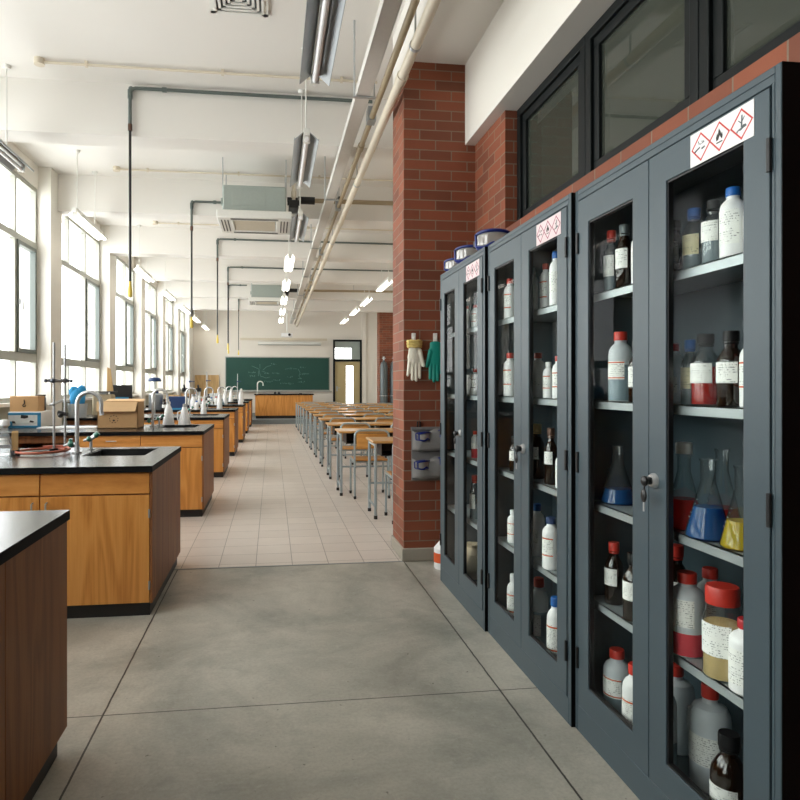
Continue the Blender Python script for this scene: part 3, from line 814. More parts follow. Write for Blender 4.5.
# retort stand with two rods
p1, p2 = bench_at(54, 4.6), bench_at(65, 4.86)
t = thing('retort_stand', 'tall twin-rod retort stand with clamps on the nearest whole bench', 'retort stand', p1)
d = p2 - p1
G().cyl((0, 0, 0), (0, 0, .775), .0085, n=12).obj('rod', 'steel', t)
G().cyl((d.x, d.y, 0), (d.x, d.y, .78), .0085, n=12).obj('rod', 'steel', t)
g = G(); g.cyl((0, 0, 0), (0, 0, .014), .03); g.cyl((d.x, d.y, 0), (d.x, d.y, .014), .03); g.obj('foot', 'black', t)
for z, tilt in ((.5, 0),):
    c = G(); c.tube([(-.05, -.012, z), (0, -.012, z + .002), (d.x / 2, d.y / 2 - .012, z - .003), (d.x, d.y - .012, z + .003), (d.x + .045, d.y - .012, z)], [.006, .017, .009, .018, .006], 10)
    c.ball((-.052, -.012, z), .013); c.ball((d.x + .05, d.y - .012, z), .013); c.ball((0, -.02, z), .018); c.ball((d.x, d.y - .02, z), .018)
    c.obj('clamp', simple('dark_steel_clamp', (84, 88, 96), .35, metal=.7), t)
c = G(); c.tube([(-.03, -.012, .325), (0, -.014, .333), (d.x * .5, d.y * .5 - .012, .345), (d.x * .8, d.y * .8 - .01, .355)], [.006, .011, .009, .007], 10); c.ball((0, -.014, .333), .014); c.obj('clamp', 'steel', t)
c = G(); c.tube([(d.x - .05, d.y, .26), (d.x + .02, d.y, .245)], [.02, .014], 10); c.ball((d.x - .03, d.y - .01, .24), .02); c.obj('clamp', 'black', t)

# hose coil
cx = bench_at(43, 4.42); pts = []
for i in range(36):
    a = 2 * PI * i / 30 + .9
    r = 1 + .08 * (i / 30)
    pts.append((cx.x + .155 * r * math.cos(a), cx.y + .19 * r * math.sin(a), TOP + .0105 + .014 * (i / 35)))
pts += [(cx.x + .1, cx.y + .2, TOP + .03), (cx.x + .14, cx.y + .16, TOP + .045), (BX - .735, BY[0] + .78, TOP + .05)]
tag(G().tube(pts, .0085, 10).obj('rubber_hose', 'rubber_red'), 'red rubber hose coiled on the worktop beside the gas tap', 'hose')

# squat flask and rack at the left edge
p = bench_at(4.5, 4.3)
t = thing('conical_flask', 'clear conical flask with white stopper at the left picture edge', 'flask', p)
G().lathe([(0, .002), (.058, .002), (.06, .012), (.04, .10), (.021, .15), (.021, .19), (.025, .195)], n=24).obj('flask_body', 'highlight_glass', t)
G().lathe([(0, .185), (.018, .185), (.034, .2), (.03, .225), (.024, .235), (0, .236)], n=20).obj('stopper', 'white_plastic', t)
G().lathe([(.047, .07), (.036, .115)], n=20, a0=-2.4, a1=-.5).obj('marking', 'paper', t)
p = bench_at(15, 4.38)
t = thing('tube_rack', 'little wooden test tube rack with black feet beside the conical flask', 'rack', p, .35)
g = G(); g.box(-.022, .02, -.07, .07, .028, .04); g.box(-.022, .02, -.07, .07, .11, .122); g.box(-.02, .02, -.072, -.06, .028, .15); g.box(-.02, .02, .06, .072, .028, .15); g.obj('rack_body', 'ply', t, bevel=.002)
g = G()
for x in (-.015, .015):
    for y in (-.06, .06): g.cyl((x, y, 0), (x, y, .03), .014, n=10)
g.obj('foot', 'black', t)

# ---- second bench: boxes
p = bench_at(24, 7.0); p.x = -2.70; p.y = 7.59
t = thing('printed_carton', 'white and blue printed carton under a brown box by the window', 'box', p, .0)
G().box(-.17, .17, -.14, .26, 0, .175).obj('carton', 'boxwhite', t, bevel=.004)
g = G(); g.box(-.171, .171, -.143, -.139, .14, .163); g.box(-.171, .171, -.143, -.139, 0, .022); g.box(.135, .171, -.143, -.139, .02, .15); g.box(-.171, -.125, -.143, -.139, .02, .07); g.obj('blue_print', 'boxblue', t)
g = G(); g.slab([(-.04, -.1435, .105), (.0, -.1435, .1), (.04, -.1435, .11), (.035, -.1435, .135), (-.035, -.1435, .14)], (0, .002, 0)); g.slab([(-.13, -.1435, .05), (-.09, -.1435, .045), (-.1, -.1435, .07), (-.125, -.1435, .075)], (0, .002, 0)); g.slab([(.05, -.1435, .06), (.09, -.1435, .055), (.1, -.1435, .07), (.06, -.1435, .08)], (0, .002, 0)); g.obj('dark_print', 'ink', t)
p2 = Vector((p.x - .015, p.y + .02, p.z + .176))
t = thing('cardboard_box', 'small closed brown cardboard box on top of the white and blue carton', 'box', p2)
G().box(-.15, .15, -.13, .06, 0, .17).obj('box_body', 'card', t, bevel=.004)
g = G(); g.tube([(0, -.132, .13), (.005, -.132, .09), (-.012, -.132, .075)], .006, 6); g.tube([(.015 * math.cos(a), -.132, .07 + .015 * math.sin(a)) for a in [PI * .9 + i * .35 for i in range(11)]], .005, 6); g.obj('print_mark', 'ink', t)
p3 = Vector((p.x + .205 + .06, p.y + .12, TOP))
t = thing('storage_jar', 'squat brown glass jar behind the small brown box by the window', 'jar', (p.x + .055, p.y + .19, TOP + .1755))
G().lathe([(0, 0), (.055, 0), (.057, .01), (.057, .14), (.05, .16), (.05, .165)], n=20).obj('jar_body', 'amber', t)
G().lathe([(.0, .165), (.054, .165), (.054, .182), (0, .183)], n=20).obj('lid', 'ink', t)

p = Vector((bench_at(123.5, 7.2).x - .005, 7.39, TOP))
t = thing('cardboard_box', 'large brown cardboard box with one flap hanging open', 'box', p, .0)
w, dd, h = .212, .17, .285
g = G(); q = .006
g.box(-w, w, -dd, -dd + q, 0, h); g.box(-w, w, dd - q, dd, 0, h); g.box(-w, -w + q, -dd, dd, 0, h); g.box(w - q, w, -dd, dd, 0, h); g.box(-w, w, -dd, dd, 0, q)
g.obj('box_body', 'card', t)
g = G(); g.slab([(-w, -dd, h), (w, -dd, h), (w - .02, -dd - .05, h - .105), (-w + .005, -dd - .05, h - .105)], (0, -.005, .004)); g.obj('front_flap', 'card_in', t)
g = G(); g.slab([(-w, dd, h), (w, dd, h), (w - .01, dd + .12, h + .02), (-w + .01, dd + .12, h + .02)], (0, 0, .005)); g.obj('back_flap', 'card_in', t)
g = G(); g.slab([(w - .008, -dd + .01, h), (w - .008, dd - .01, h), (w - .05, dd - .02, h - .12), (w - .05, -dd + .02, h - .12)], (-.004, 0, 0)); g.obj('side_flap', 'card', t)
g = G()
for i in range(9):
    a = i * .7; g.tube([(-.04 + .045 * math.cos(a), -dd - .0015, .1 + .04 * math.sin(a)), (-.04 + .045 * math.cos(a + .35), -dd - .0015, .1 + .04 * math.sin(a + .35))], .0035, 5)
g.ball((-.04, -dd - .001, .085), .012, .002, .01); g.obj('print_mark', 'ink', t)
o = G().box(-.3, .3, -.12, .1, 0, .012).obj('paper_stack', 'white_plastic'); o.location = (-2.2, 7.35, TOP); tag(o, 'flat white stack of papers beside the large open box', 'papers')

def wash_bottle(name, p, h, r, label, squat=False):
    t = thing(name, label, 'bottle', p, 0, 'white bottles on the benches')
    if squat:
        G().lathe([(0, 0), (r, 0), (r * 1.01, h * .03), (r * .45, h * .8), (r * .38, h * .86), (r * .38, h * .92)], n=22).obj('bottle_body', 'white_plastic', t)
        G().lathe([(0, h * .9), (r * .3, h * .9), (r * .26, h * 1.0), (r * .3, h * 1.08), (0, h * 1.1)], n=16).obj('cap', 'steel', t)
        G().tube([(-r * .5, 0, h * .72), (-r * 1.0, 0, h * .66), (-r * 1.15, 0, h * .45), (-r * .95, 0, h * .2)], r * .09, 8).obj('handle', 'white_plastic', t)
    else:
        G().lathe([(0, 0), (r, 0), (r * 1.01, h * .04), (r * .62, h * .62), (r * .33, h * .76), (r * .3, h * .82)], n=22).obj('bottle_body', 'white_plastic', t)
        G().lathe([(0, h * .81), (r * .36, h * .81), (r * .34, h * .9), (r * .12, h * .93), (r * .1, h), (0, h)], n=16).obj('cap', 'white_metal', t)
    return t
wash_bottle('wash_bottle', (-1.215, 7.797, TOP), .30, .068, 'tall tapered white wash bottle on the bench with the open box')
wash_bottle('squat_bottle', (-1.03, 7.797, TOP), .225, .076, 'squat white conical bottle with handle next to the tall tapered one', True)

# ---- farther benches: equipment
B4, B5, B6, B7 = BY[2], BY[3], BY[4], BY[5]
t = thing('plastic_tub', 'clear plastic tub holding a blue cloth near the second window', 'tub', (-2.79, B4 + .2, TOP))
G().lathe([(0, 0), (.12, 0), (.14, .2), (.132, .2), (.114, .008), (0, .008)], n=20).obj('tub_body', 'milky', t)
g = G(); g.ball((0, 0, .26), .11, .1, .16, 12); g.ball((-.05, 0, .36), .075, .06, .09, 10); g.ball((.05, .02, .36), .075, .07, .1, 10); o = g.obj('blue_rag', 'bluecloth'); o.location = (-2.79, B4 + .2, TOP + .009); tag(o, 'crumpled bright blue cloth stuffed into the clear plastic tub', 'cloth')
t = thing('balance', 'pale bench scale with dark rim left of the black monitor', 'scale', (-2.5, B4 + .5, TOP))
G().box(-.14, .14, -.12, .14, 0, .33).obj('scale_body', 'bag', t, bevel=.03)
G().box(-.2, .16, -.15, .17, .36, .375).obj('pan', 'black', t, bevel=.006); G().box(-.05, .05, -.05, .05, .32, .362).obj('pan_stem', 'steel', t)
o = G().slab([(-.05, 0, 0), (.04, 0, 0), (.0, 0, .34), (-.045, 0, .36)], (0, .03, .0)).obj('wooden_wedge', 'ply'); o.location = (-2.42, B4 + .55, TOP + .376); tag(o, 'slanting wooden wedge standing on the pale bench scale', 'wooden wedge')
t = thing('monitor', 'black monitor with blue stripe behind the large open box', 'monitor', (-2.36, B4 + .98, TOP))
G().box(-.17, .17, -.015, .025, .2, .47).obj('screen', 'black', t, bevel=.006); G().box(-.14, .12, -.018, -.014, .25, .28).obj('stripe', 'boxblue', t)
g = G(); g.box(-.03, .03, -.01, .02, .01, .22); g.box(-.12, .12, -.08, .08, 0, .014); g.obj('stand', 'black', t)
t = thing('capped_stand', 'blue-topped lamp stand beyond the large open box', 'stand', (-1.84, B4 + .95, TOP))
G().cyl((0, 0, .01), (0, 0, .54), .012).obj('post', 'steel', t); G().box(-.08, .08, -.06, .06, 0, .012).obj('base', 'steel', t)
g = G(); g.lathe([(0, .525), (.1, .525), (.1, .55), (.08, .58), (.03, .59), (0, .59)], n=18); g.obj('hood', 'navy', t)
t = thing('storage_case', 'navy blue case on the bench behind the tall white bottle', 'case', (-1.8, B5 + .35, TOP))
G().box(-.17, .17, -.12, .12, .02, .25).obj('case_body', 'navy', t, bevel=.012); g = G(); g.box(-.16, .16, -.13, .13, 0, .03); g.obj('tray', 'boxblue', t)
t = thing('jug', 'white plastic jug with blue lid beside the navy case', 'jug', (-1.5, B5 + .3, TOP))
G().lathe([(0, 0), (.06, 0), (.065, .02), (.065, .17), (.035, .23), (.035, .25)], n=18).obj('jug_body', 'white_plastic', t); G().lathe([(0, .25), (.04, .25), (.04, .29), (0, .29)], n=16).obj('lid', 'grey_metal', t)
t = thing('drum', 'grey waste drum standing on the bench left of the navy case', 'drum', (-2.22, B5 + .4, TOP))
G().lathe([(0, 0), (.13, 0), (.135, .02), (.135, .28), (.1, .31), (0, .31)], n=20).obj('drum_body', 'grey_metal', t); G().lathe([(0, .31), (.05, .31), (.05, .35), (0, .35)], n=16).obj('lid', 'navy', t)

def microscope(p, label):
    t = thing('microscope', label, 'microscope', p, 0, 'microscopes on the far benches')
    G().box(-.1, .1, -.12, .14, 0, .05).obj('base', 'white_plastic', t, bevel=.012)
    g = G(); g.tube([(0, .1, .05), (0, .12, .2), (0, .08, .33)], [.035, .03, .035], 10); g.box(-.08, .08, -.1, .06, .17, .19); g.obj('arm', 'white_plastic', t)
    g = G(); g.cyl((0, -.02, .38), (0, -.14, .47), .022); g.box(-.06, .06, -.08, .1, .31, .4); g.obj('head', 'black', t, bevel=.01)
    g = G(); g.cyl((0, -.03, .31), (0, -.03, .22), .02, .012); g.obj('objective', 'steel', t)
microscope((-2.05, B6 + .4, TOP), 'white microscope with black head on a far bench, left one')
microscope((-1.75, B6 + .6, TOP), 'white microscope with black head on a far bench, right one')

def flaskish(kind, p, s, label):
    t = thing('glass_flask' if kind else 'round_flask', label, 'flask', p, 0, 'glassware on the benches')
    pr = [(0, 0), (.07, 0), (.072, .01), (.025, .13), (.022, .18), (.026, .185)] if kind else [(0, 0), (.04, .0), (.08, .05), (.08, .09), (.03, .15), (.025, .22), (.03, .225)]
    G().lathe([(r * s, z * s) for r, z in pr], n=18).obj('flask_body', 'clear', t)
    if kind: G().lathe([(0, .004 * s), (.066 * s, .004 * s), (.05 * s, .055 * s), (0, .055 * s)], n=18).obj('liquid', 'grey_liq', t)
    return t
flaskish(True, (-2.22, B4 + .3, TOP), 1.2, 'clear conical flask right of the pale bench scale')
flaskish(False, (-2.0, B5 + .85, TOP), 1.1, 'round glass flask behind the navy case')
flaskish(True, (-1.55, B5 + .72, TOP), 1.0, 'clear conical flask right of the white jug')
flaskish(True, (-1.2, B6 + .3, TOP), 1.2, 'clear conical flask in front of the tall white bottles on a far bench')
for k, (x, y, h, r, lab) in enumerate([
    (-1.02, B5 + .45, .36, .055, 'slim white bottle beside the sink of the third whole bench from the rear'),
    (-1.12, B6 + .47, .4, .06, 'tall white bottle on a far bench, left of its pair'), (-.765, B6 + .8, .38, .062, 'tall white bottle on a far bench, right of its pair'),
    (-1.1, B4 + 1.12, .3, .05, 'white bottle behind the faucet of the second bench past the hose'),
    (-1.15, B7 + .35, .38, .065, 'tapered white bottle two benches before the platform, left one'), (-.86, B7 + .5, .38, .065, 'tapered white bottle two benches before the platform, right one')]):
    wash_bottle('wash_bottle', (x, y, TOP), h, r, lab)
def retort(p, h, label):
    t = thing('retort_stand', label, 'retort stand', p, 0, 'small retort stands')
    G().box(-.08, .08, -.05, .05, 0, .012).obj('base', 'black', t); G().cyl((0, .03, .012), (0, .03, h), .009).obj('rod', 'steel', t)
    g = G(); g.tube([(-.02, .03, h * .72), (.1, .0, h * .72)], .009, 8); g.ball((0, .03, h * .72), .022); g.obj('clamp', 'navy', t)
retort((-1.66, B5 + .98, TOP), .75, 'thin retort stand with blue clamp behind the white jug')
retort((-1.6, B6 + .98, TOP), .8, 'thin retort stand with blue clamp behind the far microscopes')
retort((-1.0, B7 + 1.0, TOP), .8, 'thin retort stand near the chalkboard corner')
def small_bottle(x, y, h, r, body, cap, label):
    t = thing('reagent_bottle', label, 'bottle', (x, y, TOP), 0, 'small bottles on the far benches')
    G().lathe([(0, 0), (r, 0), (r, h * .6), (r * .9, h * .7), (r * .4, h * .82), (r * .4, h * .88)], n=16).obj('bottle_body', body, t)
    G().lathe([(0, h * .86), (r * .52, h * .86), (r * .5, h), (0, h)], n=14).obj('cap', cap, t)
    G().lathe([(r * 1.015, h * .18), (r * 1.015, h * .5)], n=14, a0=-PI, a1=0).obj('label', 'paper', t)
for a in [(-2.03, B5 + .2, .2, .045, 'amber', 'black_cap', 'brown bottle with black cap just left of the navy case'),
          (-1.42, B5 + .12, .17, .04, 'white_plastic', 'blue_cap', 'short white bottle with blue cap at the front edge by the white jug'),
          (-1.32, B5 + .2, .2, .04, 'amber', 'red_cap', 'brown bottle with red cap right of the white jug'),
          (-1.95, B6 + .15, .2, .045, 'white_plastic', 'black_cap', 'white bottle with black cap in front of the two microscopes'),
          (-1.55, B6 + .2, .22, .045, 'amber', 'white_plastic', 'brown bottle with white cap right of the two microscopes'),
          (-1.42, B6 + .3, .18, .04, 'milky', 'blue_cap', 'milky bottle with blue cap right of the two microscopes'),
          (-1.3, B6 + .16, .2, .04, 'white_plastic', 'red_cap', 'white bottle with red cap in front of the far tall white bottles'),
          (-1.75, B7 + .2, .22, .045, 'amber', 'black_cap', 'brown bottle with black cap in front of the white instrument box'),
          (-1.45, B7 + .25, .2, .045, 'white_plastic', 'blue_cap', 'white bottle with blue cap near the tapered bottles two benches before the platform'),
          (-2.1, B7 + .3, .26, .05, 'milky', 'red_cap', 'milky bottle with red cap right of the low brown carton')]: small_bottle(*a)
# low clutter trays on the back benches
for k, (x, y, w, c, lab) in enumerate([(-2.35, B6 + .5, .3, 'ply', 'wooden tray at the window end of a far bench'), (-2.4, B7 + .5, .25, 'card', 'low brown carton at the window end of the last but one bench'), (-1.66, B7 + .7, .22, 'boxwhite', 'white instrument box on the last but one bench')]):
    t = thing('instrument_box', lab, 'box', (x, y, TOP)); G().box(-w / 2, w / 2, -.12, .12, 0, .22).obj('box_body', c, t, bevel=.008); G().box(-w / 2 - .005, w / 2 + .005, -.125, .125, .2, .23).obj('lid', c, t, bevel=.004)
# pale boards leaning on the end wall
for px, lab in ((200, 'pale plywood board leaning on the far wall, nearer the windows'), (213, 'pale plywood board leaning on the far wall, nearer the chalkboard')):
    a, b = at(px - 5.5, 403, 1, 24.3), at(px + 5.5, 375, 1, 24.3)
    tag(G().slab([(a.x, 24.25, .17), (b.x, 24.25, .17), (b.x, 24.45, b.z), (a.x, 24.45, b.z)], (0, .03, 0)).obj('plywood_board', 'ply'), lab, 'board', 'plywood boards')

# ================================================================== SCHOOL DESKS AND CHAIRS
def make_desk():
    t = thing('school_desk', '', 'desk'); W = .72
    G().box(-W, W, -.26, .26, .764, .79).obj('desktop', 'desk_wood', t, bevel=.009)
    for sx in (-1, 1):
        for sy in (-1, 1):
            l = G().tube([(sx * (W - .035), sy * .205, .03), (sx * (W - .035), sy * .205, .764)], .0155, 10).obj('leg', 'tube', t)
            G().lathe([(0, 0), (.019, 0), (.019, .035), (0, .036)], (sx * (W - .035), sy * .205, 0), 10).obj('rubber_foot', 'black', l)
    g = G()
    for sx in (-1, 1): g.tube([(sx * (W - .035), -.205, .74), (sx * (W - .035), .205, .74)], .012, 8); g.tube([(sx * (W - .035), -.205, .12), (sx * (W - .035), .205, .12)], .011, 8)
    g.tube([(-W + .035, .205, .3), (W - .035, .205, .3)], .011, 8); g.tube([(-W + .035, .205, .74), (W - .035, .205, .74)], .012, 8)
    g.obj('crossbar', 'tube', t)
    for x0, x1 in ((-.62, -.04), (.04, .62)):
        b = G(); b.box(x0, x1, -.18, .2, .63, .636); b.box(x0, x0 + .006, -.18, .2, .636, .763); b.box(x1 - .006, x1, -.18, .2, .636, .763); b.box(x0, x1, .194, .2, .636, .763)
        b.obj('book_tray', 'black', t)
    return t
def make_chair():
    t = thing('school_chair', '', 'chair')
    s = G(); s.box(-.2, .2, -.18, .2, .445, .46); s.obj('seat', 'chair_wood', t, bevel=.006)
    g = G(); n = 8; a = []; b = []
    pts = [(-.185 + .37 * i / n, -.215 + .03 * math.sin(PI * i / n) * -1) for i in range(n + 1)]
    g.slab([(x, y, .6) for x, y in pts] + [(x, y, .785) for x, y in pts[::-1]], (0, .012, 0)) if False else None
    for i in range(n):
        (x0, y0), (x1, y1) = pts[i], pts[i + 1]
        g.slab([(x0, y0, .6), (x1, y1, .6), (x1, y1, .775), (x0, y0, .775)], (0, .012, 0))
    g.obj('backrest', 'chair_wood', t)
    R = .205
    g = G(); p = [(-R, -.2, .44), (-R, -.205, .72)]
    for i in range(1, 7): a = PI / 2 * i / 6; p.append((-R + .07 * (1 - math.cos(a)), -.205, .74 + .07 * math.sin(a)))
    p += [(-x, y, z) for x, y, z in p[::-1]]
    g.tube(p, .0125, 10); g.obj('back_frame', 'tube', t)
    for sx in (-1, 1):
        for sy, y1 in ((-1, -.22), (1, .2)):
            l = G().tube([(sx * R, sy * .19, .44), (sx * R, y1, .03)], .0125, 10).obj('leg', 'tube', t)
            G().lathe([(0, 0), (.016, 0), (.017, .035), (0, .036)], (sx * R, y1, 0), 10).obj('rubber_foot', 'black', l)
    g = G()
    for sx in (-1, 1): g.tube([(sx * R, -.195, .44), (sx * R, .195, .44)], .0125, 10)
    g.tube([(-R, .15, .432), (R, .15, .432)], .01, 8); g.tube([(-R, -.15, .432), (R, -.15, .432)], .01, 8)
    g.obj('seat_rail', 'tube', t)
    return t
desk0, chair0 = make_desk(), make_chair(); dn = cn = 0
CHW = ['in the aisle column', 'second from the aisle', 'third from the aisle', 'fourth from the aisle']
for k in range(11):
    y = 6.57 + 1.4 * k; xl = 1.0 if k == 0 else .81 - .007 * k
    for c in range(1 if k < 2 or k == 10 else 2):
        x = xl + .72 + c * 1.47
        lab = 'wood-topped two-seat desk %s, %s row from the near pillar' % (('by the aisle', 'of the right column')[c], ORD[k])
        if dn == 0: desk0.location = (x, y, 0); desk0['label'] = lab; desk0['group'] = 'school desks'
        else: dup(desk0, lab, (x, y, 0), group='school desks')
        dn += 1
        for s in range(2):
            if k == 0 and s == 1: continue
            if k < 2 and s == 1: pass
            jx, jy, jr = rnd.uniform(-.02, .02), rnd.uniform(-.04, .04), rnd.uniform(-.06, .06)
            if k < 2: jx = jy = jr = 0
            lab = 'wooden chair %s, at the %s desk row from the near pillar' % (CHW[c * 2 + s], ORD[k])
            loc = (x + (-.345, .385)[s] + jx, y - .24 + jy, 0)
            if cn == 0: chair0.location = loc; chair0['label'] = lab; chair0['group'] = 'school chairs'
            else: dup(chair0, lab, loc, jr, 'school chairs')
            cn += 1

# gas cylinders by the far brick pillar
for i, (x, y, lab) in enumerate([(3.62, 20.6, 'tall grey gas cylinder by the far brick pillar, on the aisle side'), (3.95, 20.6, 'tall grey gas cylinder by the far brick pillar, nearer the right wall')]):
    t = thing('gas_cylinder', lab, 'gas cylinder', (x, y, 0), 0, 'gas cylinders')
    G().lathe([(0, 0), (.12, 0), (.125, .02), (.125, 1.95), (.09, 2.08), (.035, 2.13), (.035, 2.16)], n=20).obj('cylinder_body', 'cyl', t)
    g = G(); g.cyl((0, 0, 2.16), (0, 0, 2.25), .025); g.cyl((-.06, 0, 2.22), (.06, 0, 2.22), .015); g.cyl((0, 0, 2.25), (0, 0, 2.275), .04); g.obj('valve', 'steel', t)
    g = G(); g.tube([(.14 * math.cos(a), .14 * math.sin(a), 1.0) for a in [i2 * PI / 8 for i2 in range(16)]], .012, 6, closed=True); g.obj('strap', 'steel', t)

# ================================================================== ON THE NEAR PILLAR
def glove(p, mat, label, cuff=None, flip=1, s=1.0):
    t = thing('work_glove', label, 'glove', p, 0, None)
    g = G()
    def cap(a, b, r0, r1):
        n = 5; A, B = Vector(a), Vector(b)
        for i in range(n + 1):
            f = i / n; c = A.lerp(B, f); r = r0 + (r1 - r0) * f; g.ball(c, r, r * .62, r, 10)
        g.tube([A, B], [r0 * .95, r1 * .95], 10)
    # sleeve and palm hang down from the wrist (z = 0), fingers point to the floor
    g.ball((0, -.02, -.115), .05, .02, .055, 16)
    
    for q in range(9): g.ball((0, -.02, -.018 - .011 * q), .041 + .0006 * q, .02, .016, 16)
    cap((-.033 * flip, -.02, -.14), (-.046 * flip, -.022, -.235), .0145, .011)
    cap((-.012 * flip, -.02, -.15), (-.015 * flip, -.024, -.262), .0155, .012)
    cap((.011 * flip, -.02, -.15), (.012 * flip, -.024, -.268), .0155, .012)
    cap((.033 * flip, -.02, -.145), (.038 * flip, -.022, -.25), .0145, .011)
    cap((.036 * flip, -.025, -.07), (.062 * flip, -.03, -.17), .018, .0125)
    o = g.obj('glove_body', mat, t)
    r = o.modifiers.new('Remesh', 'REMESH'); r.mode = 'VOXEL'; r.voxel_size = .0035; r.use_smooth_shade = True
    m = o.modifiers.new('Smooth', 'SMOOTH'); m.iterations = 10; m.factor = .5
    if cuff:
        c = G()
        for z, rr in ((-.005, .046), (-.022, .045), (-.039, .043)):
            c.tube([(rr * math.cos(a), -.02 + .024 * math.sin(a), z + .003 * math.sin(5 * a)) for a in [i * PI / 12 for i in range(24)]], .0105, 8, closed=True)
        c.obj('knit_cuff', cuff, t)
    t.scale = (s, 1, s)
def hook(p, label):
    t = thing('wall_hook', label, 'hook', p, 0, 'white hooks on the pillar')
    G().box(-.016, .016, -.012, 0, -.03, .035).obj('hook_plate', 'white_metal', t, bevel=.003)
    G().tube([(0, -.012, .0), (0, -.035, -.012), (0, -.04, .008)], .005, 8).obj('hook_arm', 'white_metal', t)
yp = 4.81
a = at(413.5, 341, 1, yp); b = at(435, 341, 1, yp)
hook((a.x, yp, a.z + .025), 'white hook on the brick pillar holding the cream glove')
hook((b.x, yp, b.z + .025), 'white hook on the brick pillar holding the teal glove')
glove((a.x, yp - .012, a.z), 'cotton', 'cream cotton glove with yellow cuff hanging on the brick pillar', 'cuff', 1, 1.12)
glove((b.x, yp + .004, b.z), 'teal', 'teal rubber glove hanging on the brick pillar beside the cabinets', None, -1, 1.15)
# goggle pouch
p = at(410, 423, 1, yp)
t = thing('pouch_organizer', 'grey fabric hanging pouch with pockets of blue goggles on the brick pillar', 'pouch', (p.x + .175, yp, p.z))
H = (480 - 423) * depth(1.1, yp) / FPX
g = G(); n = 6
for i in range(n):
    x0, x1 = -.165 + .33 * i / n, -.165 + .33 * (i + 1) / n
    g.slab([(x0, -.012, -H), (x1, -.012, -H), (x1, -.012 , -.03), (x0, -.012, -.03)], (0, .01, 0))
g.box(-.172, .172, -.03, -.012, -.05, -.03); g.obj('back_panel', 'fabric', t)
for z in (-.21, -.42):
    g = G()
    N, Mz = 14, 6; V = []
    for j in range(Mz + 1):
        row = []
        for i in range(N + 1):
            u, v = i / N, j / Mz
            bul = .075 * (max(0, math.sin(PI * u)) ** .6) * (.55 + .45 * math.sin(PI * (1 - v) * .8 + .2)) * (1 + .28 * math.sin(11 * u + 5 * v) * math.sin(6 * v + 2 * u))
            row.append(g.bm.verts.new((-.16 + .32 * u, -.013 - bul, z + .15 * v - .022 * math.sin(8 * u) * v)))
        V.append(row)
    for j in range(Mz):
        for i in range(N): g._f([V[j][i], V[j][i + 1], V[j + 1][i + 1], V[j + 1][i]], 0)
    o = g.obj('pocket', 'fabric', t)
    sm = o.modifiers.new('Solid', 'SOLIDIFY'); sm.thickness = .004
g = G(); g.tube([(-.12, -.012, -.03), (-.12, -.02, .012), (-.1, -.02, .012), (-.1, -.012, -.03)], .006, 6); g.tube([(.1, -.012, -.03), (.1, -.02, .012), (.12, -.02, .012), (.12, -.012, -.03)], .006, 6); g.obj('hanging_loop', 'black', t)
POUCH = (p.x + .175, yp, p.z)

def goggles(p, rz, label, s=1.0, strap=True):
    t = thing('safety_goggles', label, 'goggles', p, rz, 'safety goggles'); t.scale = (s, s, s)
    g = G(); N = 14; lens = []
    def arc(u): # u -1..1 across the face (x), bulging to -y
        return (.082 * math.sin(u * 1.25), -.055 * math.cos(u * 1.25) + .01)
    top = [(*arc(-1 + 2 * i / N), .083 - .012 * abs(-1 + 2 * i / N) ** 2) for i in range(N + 1)]
    bot = [(*arc(-1 + 2 * i / N), .006 + .02 * math.exp(-((-1 + 2 * i / N) / .22) ** 2) + .01 * abs(-1 + 2 * i / N) ** 3) for i in range(N + 1)]
    V = [[g.bm.verts.new(Vector(b_).lerp(Vector(a_), j / 4)) for a_, b_ in zip(top, bot)] for j in range(5)]
    for j in range(4):
        for i in range(N): g._f([V[j][i], V[j][i + 1], V[j + 1][i + 1], V[j + 1][i]], 0)
    o = g.obj('lens', 'goggle_lens', t); o.modifiers.new('Solid', 'SOLIDIFY').thickness = .002
    f = G(); f.tube(top + bot[::-1], .0078, 8, closed=True)
    back = lambda q: (q[0] * .93, q[1] + .05, q[2])
    for L in (top, bot):
        A = [f.bm.verts.new(q) for q in L]; B = [f.bm.verts.new(back(q)) for q in L]
        for i in range(N): f._f([A[i], A[i + 1], B[i + 1], B[i]], 0)
    f.tube([back(q) for q in top] + [back(q) for q in bot[::-1]], .006, 8, closed=True)
    f.obj('goggle_frame', 'goggle_blue', t)
    if not strap: return t
    st = G(); q = [(.076, .03), (.09, .09), (.06, .15), (0, .17), (-.06, .15), (-.09, .09), (-.076, .03)]
    for i in range(6):
        (x0, y0), (x1, y1) = q[i], q[i + 1]
        st.slab([(x0, y0, .035), (x1, y1, .03), (x1, y1, .055), (x0, y0, .06)], (.002, .002, 0))
    st.obj('strap', 'black', t)
for dx, dz, lab in ((.09, -.115, 'blue goggles in the upper pocket of the grey pouch, right pair'), (-.075, -.135, 'blue goggles in the upper pocket of the grey pouch, left pair'), (.09, -.325, 'blue goggles in the lower pocket of the grey pouch, right pair'), (-.085, -.35, 'blue goggles in the lower pocket of the grey pouch, left pair')):
    goggles((POUCH[0] + dx, yp - .055, POUCH[2] + dz), .55, lab, s=.8, strap=False)
# jug on the floor by the pillar
t = thing('floor_jug', 'white jug with orange label on the floor by the brick pillar', 'jug', (1.26, 4.6, 0))
G().lathe([(0, 0), (.07, 0), (.075, .01), (.075, .15), (.03, .205), (.03, .215)], n=20).obj('jug_body', 'white_plastic', t); G().lathe([(0, .215), (.034, .215), (.034, .24), (0, .24)], n=16).obj('cap', 'red_cap', t)
G().lathe([(.0765, .05), (.0765, .12)], n=20, a0=2.9, a1=4.2).obj('label', 'orange', t)
